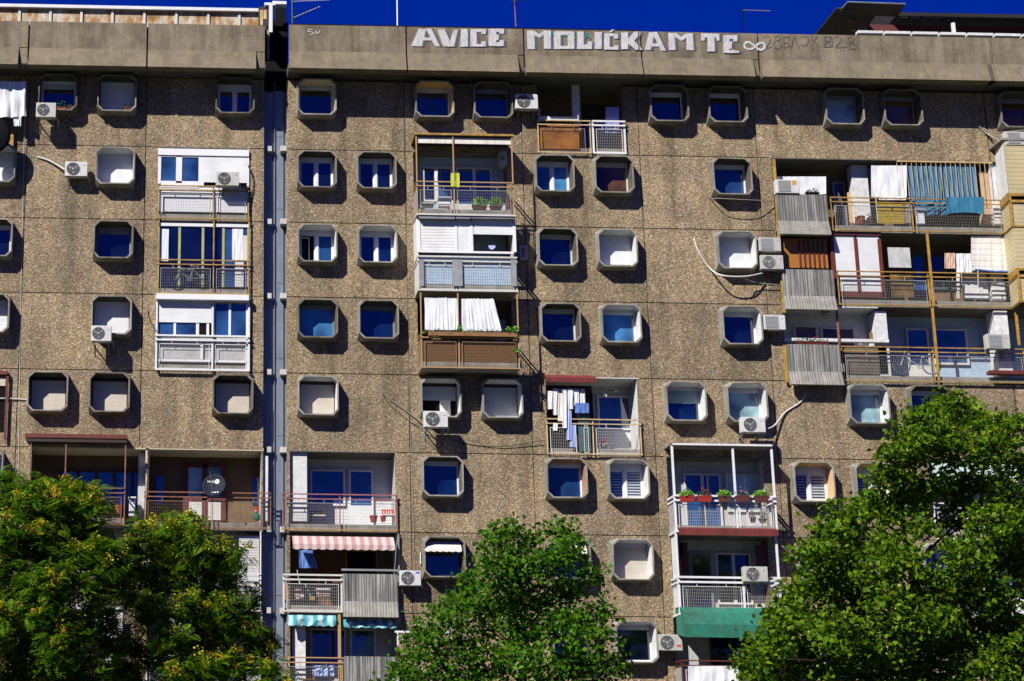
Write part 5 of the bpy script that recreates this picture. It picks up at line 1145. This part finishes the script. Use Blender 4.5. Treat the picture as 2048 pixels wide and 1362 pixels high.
# ------------------------------------------------------------------ pots, planters and balcony clutter
def tuft(v, f, c, rx, ry, rz, n, s=.05, seed=0):
    r = random.Random(seed)
    for _ in range(n):
        a = r.random()*6.283; e = math.acos(r.uniform(-.15, 1)); q = r.random()**.4
        p = Vector((c[0]+rx*q*math.sin(e)*math.cos(a), c[1]+ry*q*math.sin(e)*math.sin(a), c[2]+rz*q*math.cos(e)))
        d = Vector((r.uniform(-1, 1), r.uniform(-1, 1), r.uniform(-.2, 1))).normalized()*s; w = d.orthogonal().normalized()*s*.3
        i = len(v); v += [tuple(p-w), tuple(p+d*.5-w*1.2), tuple(p+d), tuple(p+w)]; f.append((i, i+1, i+2, i+3))
def planter(x0, y0, x1, y1, Y, label, mat='red_pot', leaf='leaf_bright', hpx=18, fl=None, rnd=False, name='planter', depth=.2, dens=150, cat=None, grp='pots and planters on balconies'):
    a, c, zb, zt = RC(x0, y0, x1, y1, Y); w = c-a; h = zt-zb
    t = thing(name, ((a+c)/2, Y+depth/2, zb), label, cat or ('flower pot' if rnd else 'planter'), grp)
    m = MB()
    if rnd:
        k = 16; cx = (a+c)/2; cy = Y+w/2
        A = [(cx+w*.36*math.cos(6.283*i/k), cy+w*.36*math.sin(6.283*i/k), zb) for i in range(k)]; B_ = [(cx+w*.48*math.cos(6.283*i/k), cy+w*.48*math.sin(6.283*i/k), zt-h*.2) for i in range(k)]
        D = [(cx+w*.53*math.cos(6.283*i/k), cy+w*.53*math.sin(6.283*i/k), zt-h*.2) for i in range(k)]; E = [(cx+w*.53*math.cos(6.283*i/k), cy+w*.53*math.sin(6.283*i/k), zt) for i in range(k)]; F_ = [(cx+w*.46*math.cos(6.283*i/k), cy+w*.46*math.sin(6.283*i/k), zt-.02) for i in range(k)]
        m.loft(A, B_); m.loft(B_, D); m.loft(D, E); m.loft(E, F_); m.poly(F_); m.poly(A[::-1])
    else:
        A = [(a+w*.08, Y+.03, zb), (c-w*.08, Y+.03, zb), (c-w*.08, Y+depth-.03, zb), (a+w*.08, Y+depth-.03, zb)]; B_ = [(a+.01, Y+.01, zt-h*.2), (c-.01, Y+.01, zt-h*.2), (c-.01, Y+depth-.01, zt-h*.2), (a+.01, Y+depth-.01, zt-h*.2)]
        D = [(a, Y, zt-h*.2), (c, Y, zt-h*.2), (c, Y+depth, zt-h*.2), (a, Y+depth, zt-h*.2)]; E = [(p[0], p[1], zt) for p in D]; F_ = [(a+.02, Y+.02, zt-.02), (c-.02, Y+.02, zt-.02), (c-.02, Y+depth-.02, zt-.02), (a+.02, Y+depth-.02, zt-.02)]
        m.loft(A, B_); m.loft(B_, D); m.loft(D, E); m.loft(E, F_); m.poly(F_); m.poly(A[::-1])
    m.build('pot', mat, t)
    if leaf:
        v = []; f = []; tuft(v, f, ((a+c)/2, Y+depth/2, zt), w*.56, depth*.6, hpx/56., dens, .07, int(x0)); mk('foliage', v, f, leaf, t)
    if fl:
        v = []; f = []; tuft(v, f, ((a+c)/2, Y+depth/2, zt+.05), w*.5, depth*.6, hpx/50., 26, .05, int(x0)+1); mk('flowers', v, f, fl, t)
    return t
for k, (a, c, mt, lf, fl, lb) in enumerate(((1361, 1390, 'red_pot', 'leaf_bright', None, 'leftmost red planter with bright green leaves, first of five on the white rail'), (1395, 1425, 'red_pot', 'leaf_dark', 'flower_red', 'second planter from the left on the white rail, red with sparse flowers'),
    (1438, 1464, 'dark_pot', 'leaf_bright', None, 'middle dark planter of the five on the white rail'), (1473, 1501, 'dark_pot', 'leaf_dark', 'flower_pink', 'fourth planter on the white rail, with pink flowers'), (1511, 1539, 'dark_pot', 'leaf_bright', None, 'rightmost planter of the five on the white rail, with bright leaves'))):
    planter(a, 991, c, 1003, YQ-.24, lb, mt, lf, 12, fl, dens=300 if lf == 'leaf_bright' else 70)
planter(945, 410, 975, 417, YP+.1, 'left of two brown planters with bushy green leaves on the open balcony floor', 'dark_pot', 'leaf_bright', 20, dens=420); planter(980, 410, 1006, 417, YP+.1, 'right of two brown planters with bushy green leaves on the open balcony floor', 'dark_pot', 'leaf_bright', 20, dens=420)
planter(1012, 398, 1024, 416, YP+.15, 'tall dark potted plant in the right corner of the open balcony', 'dark_pot', 'leaf_dark', 14, rnd=True, dens=70)
planter(114, 214, 132, 220, -.40, 'orange-red planter with green herbs in the top left window', 'terracotta', 'leaf_dark', 17, dens=90, depth=.15); planter(133, 212, 146, 219, -.38, 'little pot of leaves at the right of the top left window sill', 'dark_pot', 'leaf_dark', 6, dens=30, depth=.15)
planter(246, 213, 264, 220, -.38, 'right plant pot on the sill of the white blind window at the top left', 'dark_pot', 'leaf_dark', 10, dens=50, depth=.12); planter(193, 213, 204, 219, -.38, 'left plant pot on the sill of the white blind window at the top left', 'dark_pot', 'leaf_dark', 6, dens=30, depth=.12)
planter(740, 1030, 756, 1043, .0, 'larger of two empty red pots on the pink railed balcony', 'red_pot', None, rnd=True, name='flower_pot'); planter(761, 1031, 773, 1042, .0, 'smaller of two red pots beside the red striped chair', 'red_pot', None, rnd=True, name='flower_pot')
planter(1715, 431, 1733, 445, .2, 'round orange pot behind the yellow rail of the top long balcony', 'terracotta', None, rnd=True, name='flower_pot'); planter(1737, 434, 1752, 446, .2, 'dark pot with grey dried leaves beside the orange pot', 'dark_pot', 'leaf_dark', 12, rnd=True, name='flower_pot', dens=50)
planter(228, 1010, 245, 1026, -.55, 'terracotta pot in the corner of the brown roofed balcony', 'terracotta', None, rnd=True, name='flower_pot')
planter(1590, 683, 1660, 690, -.32, 'red geraniums trailing over a ribbed balcony front', 'brown_frame', 'leaf_dark', 9, 'flower_red', dens=180, depth=.15)
planter(1612, 384, 1640, 389, -.28, 'dark planter with greyish plants on the topmost ribbed balcony front', 'black', 'leaf_dark', 8, dens=60, depth=.15)
planter(1502, 1034, 1514, 1044, YQ+.25, 'small red pot with thin purple stems behind the white mesh', 'red_pot', 'leaf_dark', 16, 'flower_pink', rnd=True, dens=25); planter(1520, 1036, 1536, 1044, YQ+.25, 'dark pot with white flowers behind the white mesh', 'dark_pot', 'leaf_dark', 18, 'flower_white', rnd=True, dens=70)
v = []; f = []
rr = random.Random(4)
for k in range(44): x = 850+k*4.2; p = P(x, 664+(k % 5), YP-.06); tuft(v, f, p, .09, .08, rr.uniform(.06, .16), 14, .06, k)
tp = thing('trailing_plants', P(940, 668, YP-.1), 'row of trailing green plants along the rail under the white curtains', 'plants'); mk('foliage', v, f, 'leaf_dark', tp)
m = MB(); m.px(857, 664, 1035, 672, YP-.14, .14); m.build('trough', 'wood', tp)
v = []; f = []
for k, (x, y) in enumerate(((920, 660), (1018, 662), (1032, 662), (1034, 704))): tuft(v, f, P(x, y, YP-.08), .12, .08, .16, 40, .08, k)
mk('bright_leaves', v, f, 'leaf_bright', tp)
# ledge blocks, boxes, chairs, tools
def boxthing(name, x0, y0, x1, y1, Y, th, mat, label, cat, extra=None, bev=.01):
    a, c, zb, zt = RC(x0, y0, x1, y1, Y); t = thing(name, ((a+c)/2, Y+th/2, zb), label, cat)
    MB().box(a, c, Y, Y+th, zb, zt).build('body', mat, t, bev)
    if extra: extra(t, a, c, zb, zt)
    return t
def lid(mat):
    def g(t, a, c, zb, zt): MB().box(a-.03, c+.03, rootloc(t).y-.2, rootloc(t).y+.2, zt+.001, zt+.05).build('lid', mat, t, .008)
    return g
boxthing('storage_box', 878, 397, 901, 412, YP+.35, .3, 'white', 'white lidded box on the open balcony left of the middle post', 'box', lid('white'))
boxthing('storage_box', 843, 409, 867, 413, YP+.15, .2, 'white', 'low white trough at the left end of the open balcony', 'box', lid('offwhite'))
boxthing('storage_box', 258, 997, 270, 1033, -.1, .2, 'white', 'tall white canister standing by the pillar of the left balconies', 'canister', lid('white'))
boxthing('storage_box', 1834, 421, 1849, 447, .0, .2, 'white', 'white bucket standing behind the yellow post under the teal cloth', 'bucket', lid('white'))
def slatchair(x0, y0, x1, y1, Y, mat, seatmat, label, name='chair'):
    a, c, zb, zt = RC(x0, y0, x1, y1, Y); w = c-a; h = zt-zb
    t = thing(name, ((a+c)/2, Y+.2, zb), label, 'chair', 'chairs on balconies'); zs = zb+h*.45
    MB().box(a, c, Y+.02, Y+.40, zs, zs+.035).build('seat', seatmat, t, .006)
    m = MB()
    for i in range(5): x = a+w*(i+.15)/5; m.box(x, x+w*.12, Y+.40, Y+.425, zs+.05, zt-.04)
    m.box(a, c, Y+.395, Y+.43, zt-.04, zt); m.build('backrest', mat, t)
    for sx in (a+.015, c-.045):
        for sy in (Y+.03, Y+.38): MB().box(sx, sx+.03, sy, sy+.03, zb, zs-.001).build('leg', mat, t)
    return t
slatchair(621, 1018, 651, 1042, .35, 'maroon', 'cloth_cream', 'dark chair with a cream cushion behind the pink rail')
slatchair(766, 1015, 790, 1042, .3, 'flower_red', 'white', 'red and white striped chair in the right corner of the pink railed balcony')
slatchair(606, 1336, 632, 1378, .1, 'wood', 'wood', 'wooden slatted chair on the lowest visible balcony')
slatchair(576, 1322, 600, 1378, .3, 'wood', 'wood', 'second wooden chair, further left on the lowest visible balcony')
hang(624, 1331, 668, 1352, .0, 'cloth_lightblue', 'blue and white cloth heaped beside the wooden chair', 'cloth', 'cloth', .05, 3)
t = thing('broom', P(600, 1200, .2), 'broom with a yellow head leaning behind the mesh of the awning balcony', 'broom'); m = MB(); m.tube([P(610, 1168, .25), P(621, 1192, .2)], .012, 5); m.build('handle', 'white', t); m = MB(); m.px(619, 1192, 630, 1200, .18, .08); m.build('head', 'screen_gold', t)
t = thing('broom', P(603, 1190, .2), 'thin white mop pole leaning left of the yellow broom', 'mop'); m = MB(); m.tube([P(594, 1140, .1), P(604, 1192, .25)], .014, 5); m.build('handle', 'white', t); m = MB(); m.px(600, 1186, 608, 1196, .22, .06); m.build('head', 'offwhite', t)
t = boxthing('basket', 588, 1176, 599, 1198, .2, .22, 'board_tan', 'tan wicker basket behind the balcony mesh', 'basket'); boxthing('crate', 567, 1170, 584, 1200, .3, .25, 'terracotta', 'reddish crate in the left corner behind the balcony mesh', 'crate')
boxthing('ironing_pile', 634, 1180, 660, 1192, .15, .2, 'cloth_pink', 'folded pink blanket pile behind the balcony mesh', 'blanket', lid('cloth_white'))
t = thing('garden_gnome', P(515, 1040, .2), 'garden gnome with a red cap by the pillar right of the dish', 'gnome')
c0 = P(513, 1041, .2)
def lathe(m, c, prof, k=14):
    rings = [[(c[0]+r*math.cos(6.283*i/k), c[1]+r*math.sin(6.283*i/k), c[2]+z) for i in range(k)] for r, z in prof]
    for a, b_ in zip(rings, rings[1:]): m.loft(a, b_)
    m.poly(rings[0][::-1]); m.poly(rings[-1]); return m
lathe(MB(), c0, [(.10, 0), (.13, .08), (.12, .18), (.07, .26)]).build('body', 'cloth_green', t, 0, True); lathe(MB(), c0, [(.05, .26), (.08, .31), (.07, .36)]).build('head', 'cloth_pink', t, 0, True); lathe(MB(), c0, [(.09, .35), (.07, .40), (.01, .50)]).build('cap', 'flower_red', t, 0, True)
t = boxthing('stool', 1198, 886, 1218, 892, .3, .3, 'grey_metal', 'low grey bench with a red basket, on the balcony with the laundry', 'bench')
for x in (1199, 1216): m = MB(); m.px(x, 892, x+2, 903, .32, .03); m.build('leg', 'grey_metal', t)
t = thing('basket', P(1206, 886, .4), 'red handled basket standing on the low grey bench', 'basket'); lathe(MB(), P(1206, 886, .42), [(.07, 0), (.10, .10)]).build('body', 'flower_red', t); m = MB(); q = P(1206, 882, .42); m.tube([q+Vector((.1*math.cos(a*.4), 0, .13*math.sin(a*.4))) for a in range(9)], .012, 5); m.build('handle', 'flower_red', t)
t = thing('wall_lamp', P(1215, 785, .3), 'small curved lamp hanging from the ceiling of the laundry balcony', 'lamp'); m = MB(); m.tube([P(1213, 790, .5), P(1219, 780, .5), P(1230, 782, .45)], .02, 6); m.build('arm', 'wood', t); lathe(MB(), P(1231, 784, .45), [(.02, 0), (.05, .03), (.03, .08)]).build('bulb', 'white', t)
t = thing('peg_basket', P(1208, 790, .4), 'white and tan wind chime hanging beside the curved lamp', 'wind chime'); m = MB()
for x in (1206, 1211): m.px(x, 778, x+2.5, 793, .4, .03)
m.build('rods', 'offwhite', t)
m = MB(); m.px(1040, 491, 1043, 519, -.3, .05); m.px(1051, 491, 1054, 519, -.3, .05); m.px(1043, 491, 1051, 494, -.3, .05); m.px(1043, 516, 1051, 519, -.3, .05); m.box(X_(1044, 500), X_(1050, 500), -.25, 0, Z_(1047, 518), Z_(1047, 514)); tag(m.build('wall_frame', 'offwhite'), 'small white upright frame sticking out right of the white shuttered balcony', 'frame')
lathe(m := MB(), P(1651, 630, .45), [(.12, 0), (.15, .05), (.15, .09)], 18); tag(m.build('ceiling_lamp', 'grey_metal', None, 0, True), 'round grey lamp on the white balcony ceiling', 'lamp')
boxthing('vase', 1740, 665, 1746, 678, .0, .08, 'wood', 'small brown vase on the ledge left of the white pillar', 'vase')
# awning hung in the recessed window of row five, and its neighbour
for (x0, y0, x1, y1) in ((848, 1087, 922, 1102), (1140, 1086, 1172, 1106)):
    v = []; f = []; n_ = 40
    for i in range(n_+1):
        t_ = i/n_; x = X_(x0+(x1-x0)*t_, y0, -.3); v += [(x, -.10, Z_((x0+x1)/2, y0-4, -.1)), (x, -.42, Z_((x0+x1)/2, y1-4, -.42)), (x, -.43, Z_((x0+x1)/2, y1, -.43)-.03*abs(math.sin(t_*math.pi*6)))]
    for i in range(n_): a = 3*i; f += [(a, a+3, a+4, a+1), (a+1, a+4, a+5, a+2)]
    mk('window_awning', v, f, 'cloth_cream', R)
v = []; f = []; n_ = 20
for i in range(n_+1): t_ = i/n_; x = X_(1118+(1160-1118)*t_, 1268, -.4); v += [(x, -.2, Z_(1140, 1256, -.2)), (x, -.45, Z_(1140, 1270, -.45)-.03*abs(math.sin(t_*9)))]
for i in range(n_): a = 2*i; f.append((a, a+2, a+3, a+1))
mk('window_awning', v, f, 'awning_teal', R)
m = MB(); m.px(790, 1262, 905, 1266, -.6, .05); m.px(794, 1266, 797, 1290, -.6, .04); tag(m.build('line_bracket', 'white'), 'white rail with a rusty prop at the edge of the middle tree', 'rail')
m = MB(); m.px(840, 1105, 842, 1128, -.05, .04); tag(m.build('wall_lamp', 'white'), 'thin white upright tube on the wall left of the window with a white awning', 'tube light')

# ------------------------------------------------------------------ ground
gm = MB(); gm.poly([(-1500, -1500, 0), (1500, -1500, 0), (1500, 1500, 0), (-1500, 1500, 0)]); tag(gm.build('ground', 'grass'), kind='structure')
gm = MB(); gm.box(-80, 80, -9, -5.5, 0.0, .1); tag(gm.build('pavement', 'paving'), kind='structure')
gm = MB(); gm.poly([(-80, -52, .004), (80, -52, .004), (80, -44, .004), (-80, -44, .004)]); tag(gm.build('road', 'asphalt'), kind='structure')

# ------------------------------------------------------------------ trees
def leaves_obj(name, V, nper, mat, parent):
    me = bpy.data.meshes.new(name); L_ = rootloc(parent); n = len(V)
    co = (V-np.array([L_.x, L_.y, L_.z])).astype(np.float32); nf = n//nper
    me.vertices.add(n); me.vertices.foreach_set('co', co.ravel()); me.loops.add(n); me.loops.foreach_set('vertex_index', np.arange(n, dtype=np.int32))
    me.polygons.add(nf); me.polygons.foreach_set('loop_start', np.arange(0, n, nper, dtype=np.int32)); me.polygons.foreach_set('loop_total', np.full(nf, nper, dtype=np.int32))
    me.update(calc_edges=True); me.materials.append(M[mat]); o = bpy.data.objects.new(name, me); C.objects.link(o); o.parent = parent; return o
def unitv(n): a = rng.normal(size=(n, 3)); return a/np.linalg.norm(a, axis=1, keepdims=True)
def leaf_quads(c, n, size, nb=(0, 0, .6)):
    """pointed four-cornered leaves around centres c with scattered orientation"""
    N = unitv(n)+np.array(nb); N /= np.linalg.norm(N, axis=1, keepdims=True); T = np.cross(N, unitv(n)); T /= np.linalg.norm(T, axis=1, keepdims=True); B_ = np.cross(N, T)
    s = size*rng.uniform(.65, 1.35, (n, 1)); k = rng.uniform(.32, .46, (n, 1))
    q = np.stack([c-T*s*.5, c-T*s*.08+B_*s*k+N*s*.1, c+T*s*.55-N*s*.08, c-T*s*.08-B_*s*k+N*s*.1], 1)
    return q.reshape(-1, 3)
def tree(name, blobs, Yt, depth, trunk_px, label, cat, kind, dens, grp):
    """blobs: photo-traced clumps (px, py, radius px); each gets its own depth so the crown has volume"""
    scale = FOC/(Yt-CY)*.98
    base = P(trunk_px, 1362, Yt); ty = Yt+1.1; t = thing(name, (base.x, Yt, 0), label, cat, grp)
    clumps = []; anchors = []
    for (x, y, r) in blobs:
        R_ = r/scale; dy = random.uniform(-depth, depth)*.5; c = P(x, y, Yt+dy); anchors.append((np.array(c), R_))
        k = max(3, int(dens*(R_**2.0)))
        d = unitv(k)*np.array([1, 1, .8]); rad = R_*rng.uniform(.25, 1.0, (k, 1))**.5; clumps.append(np.array(c)+d*rad)
    cl = np.concatenate(clumps); top = cl[:, 2].max()
    # trunk and limbs
    m = MB(); fork = Vector((base.x, ty, top*.42)); m.tube([(base.x+.05, ty, 0), (base.x-.06, ty+.05, top*.2), tuple(fork)], .24, 10, .14)
    lead = [fork]; tp_ = Vector((base.x+random.uniform(-.3, .3), ty-.5, top-.6))
    m.tube([tuple(fork), tuple(fork.lerp(tp_, .35)+Vector((.15, .1, 0))), tuple(fork.lerp(tp_, .7)+Vector((-.1, 0, 0))), tuple(tp_)], .13, 8, .02)
    for (c, R_) in anchors:
        c = Vector(c); q = random.uniform(.25, .8); s_ = fork.lerp(tp_, min(.9, max(0, (c.z-fork.z-abs(c.x-base.x)*.8)/(tp_.z-fork.z+.01))))
        mid = s_.lerp(c, .5)+Vector((random.uniform(-.2, .2), random.uniform(-.2, .2), random.uniform(-.1, .35)))
        mid.y += .5; m.tube([tuple(s_), tuple(mid), tuple(c)], .038, 6, .012)
        for _ in range(int(4+R_*6)):
            e = c+Vector((random.gauss(0, 1), random.gauss(0, 1), random.gauss(.2, .8)))*R_*.55; m.tube([tuple(mid.lerp(c, random.uniform(.3, 1))), tuple(e)], .010, 4, .004)
    m.build('trunk', 'bark', t, 0, True)
    n = len(cl)
    if kind == 'feather':
        # compound fronds: a stem with paired leaflets
        fr = 7; cc = np.repeat(cl, fr, 0)+rng.normal(size=(n*fr, 3))*.10; nn = len(cc)
        D = unitv(nn); D[:, 2] = D[:, 2]*.5-.12; D /= np.linalg.norm(D, axis=1, keepdims=True); N = unitv(nn)*.5+np.array([0, 0, 1.]); N -= D*(N*D).sum(1, keepdims=True); N /= np.linalg.norm(N, axis=1, keepdims=True); S = np.cross(D, N)
        ln = rng.uniform(.26, .42, (nn, 1)); out = []
        for i in range(7):
            u = (i+1.2)/8.2; w = .13*math.sin(math.pi*(.18+.8*u))
            for sg in (-1, 1):
                p = cc+D*ln*u-np.array([0, 0, .10])*u*u; tip = S*sg*w*1.15+D*.035-N*.012; hw = D*.021
                out.append(np.stack([p, p+tip*.5+hw, p+tip, p+tip*.5-hw], 1))
        V = np.concatenate(out, 0).reshape(-1, 3); leaves_obj('crown', V, 4, 'leaf_feather', t)
        # blossom clusters on the outer, upper side of some clumps
        cm = np.mean([a[0] for a in anchors], 0)
        sel = [i for i in range(n) if rng.random() < .30]; ce = []
        for i in sel:
            o_ = cl[i]+np.array([rng.normal()*.06, -.12, .10]); k = int(rng.integers(30, 80)); hh = rng.uniform(.08, .22)
            pts = o_+rng.normal(size=(k, 3))*np.array([.075, .065, hh*.5]); ce.append(pts)
        yl = np.concatenate(ce[::2]); og = np.concatenate(ce[1::2])
        leaves_obj('blossom', leaf_quads(yl, len(yl), .062), 4, 'blossom_yellow', t); leaves_obj('blossom', leaf_quads(og, len(og), .058), 4, 'blossom_orange', t)
    else:
        fr = 21; cc = np.repeat(cl, fr, 0)+rng.normal(size=(n*fr, 3))*np.array([.20, .20, .13])
        leaves_obj('crown', leaf_quads(cc, len(cc), .16 if kind == 'linden' else .14), 4, 'leaf_linden' if kind == 'linden' else 'leaf_mid', t)
        k = int(len(cc)*(.024 if kind == 'linden' else .008)); pc = cc[rng.integers(0, len(cc), k)]+np.array([-.03, -.10, .03])
        leaves_obj('pale_bracts' if kind == 'linden' else 'pale_leaves', leaf_quads(pc, k, .085), 4, 'leaf_linden_pale', t)
    return t
TG = 'trees in front of the block'
mid = [(1020,1058,30),(1045,1085,36),(1000,1092,34),(1125,1055,26),(1132,1095,34),(1085,1128,42),(1040,1135,44),(985,1140,44),(1150,1130,34),(1175,1160,32),(955,1165,30),(925,1190,32),(1000,1195,52),(1065,1190,52),(1120,1190,42),(905,1225,38),(865,1255,34),(960,1240,46),(1030,1260,50),(1100,1255,50),(1165,1235,40),(1205,1225,26),(1180,1290,44),(840,1300,40),(820,1340,34),(900,1310,50),(980,1320,52),(1060,1330,52),(1140,1340,50),(1215,1320,34),(1225,1360,38),(870,1370,46),(960,1400,60),(1060,1410,60),(1160,1410,60),(790,1395,40),(1000,1500,90),(1120,1500,80),(900,1490,70),(1210,1450,50)]
tree('tree', mid, -13, 2.6, 1055, 'middle green leafy tree with two pointed tops, below the balcony with the laundry', 'tree', 'mid', 56, TG)
right = [(1895,810,34),(1850,830,34),(1930,825,40),(1980,850,42),(2025,870,38),(1815,865,36),(1870,870,46),(1785,905,30),(1830,915,42),(1900,900,44),(1960,905,44),(2040,925,40),(1765,950,28),(1800,970,36),(1850,985,40),(1910,975,44),(1975,965,36),(2030,990,44),(1730,1010,36),(1690,1030,34),(1775,1030,40),(1830,1050,30),(1930,1035,44),(1985,1050,50),(2040,1060,44),(1655,1060,30),(1700,1080,44),(1760,1095,42),(1640,1105,36),(1610,1110,26),(1690,1135,46),(1750,1150,44),(1810,1120,36),(1930,1110,44),(1990,1120,52),(2045,1130,50),(1850,1170,42),(1900,1180,50),(1640,1165,44),(1590,1190,36),(1700,1200,52),(1780,1220,52),(1850,1240,52),(1960,1190,56),(2030,1210,56),(1565,1230,36),(1540,1275,36),(1610,1245,50),(1680,1270,56),(1760,1290,56),(1850,1310,60),(1940,1270,60),(2030,1290,64),(1520,1315,34),(1510,1350,34),(1580,1320,54),(1660,1350,60),(1760,1370,66),(1860,1390,70),(1960,1360,70),(2050,1370,70),(1520,1400,50),(1620,1430,70),(1740,1460,80),(1880,1490,90),(2020,1480,90),(2110,900,60),(2120,1020,70),(2130,1160,80),(2140,1300,90)]
tree('linden_tree', right, -12, 3.2, 1870, 'large bushy linden tree filling the lower right corner, with pale bracts', 'tree', 'linden', 68, TG)
left1 = [(150,975,30),(110,985,34),(60,975,26),(170,1000,36),(195,1015,22),(90,1030,40),(30,1000,34),(140,1050,44),(190,1060,30),(20,1060,44),(75,1085,46),(130,1110,46),(190,1110,36),(30,1130,50),(90,1160,50),(160,1170,44),(220,1150,30),(20,1200,50),(80,1230,46),(40,1280,54),(120,1290,44),(10,1350,60),(90,1350,60),(180,1345,44),(60,1430,80),(170,1420,60),(-40,1100,60),(-50,1250,70),(110,1205,34),(-30,1000,40),(205,1100,34),(230,1130,30),(180,1080,30),(150,1300,34),(235,1180,26),(110,1010,34),(60,1010,30),(20,960,24),(190,1240,34),(215,1290,34),(150,1255,30),(120,1330,40),(200,1200,26)]
tree('flowering_tree', left1, -14, 2.6, 70, 'feathery tree with yellow-orange blossom at the left edge', 'tree', 'feather', 115, TG)
left2 = [(360,1060,32),(330,1075,28),(395,1075,30),(420,1105,32),(300,1105,28),(360,1110,40),(270,1150,34),(455,1120,26),(320,1160,44),(390,1160,46),(450,1160,36),(480,1110,18),(250,1200,32),(300,1220,42),(370,1220,46),(440,1215,44),(490,1200,26),(475,1255,40),(410,1275,46),(340,1285,36),(520,1275,26),(290,1320,32),(370,1345,52),(450,1330,52),(520,1320,40),(545,1350,26),(250,1350,34),(400,1430,70),(500,1420,60),(300,1430,60),(560,1400,34),(220,1250,22),(285,1060,24),(270,1095,26),(345,1045,20),(380,1045,20),(230,1340,30),(260,1290,22),(350,1400,50),(250,1390,40)]
tree('flowering_tree', left2, -12.5, 2.4, 390, 'feathery tree with yellow blossom below the satellite dish', 'tree', 'feather', 115, TG)
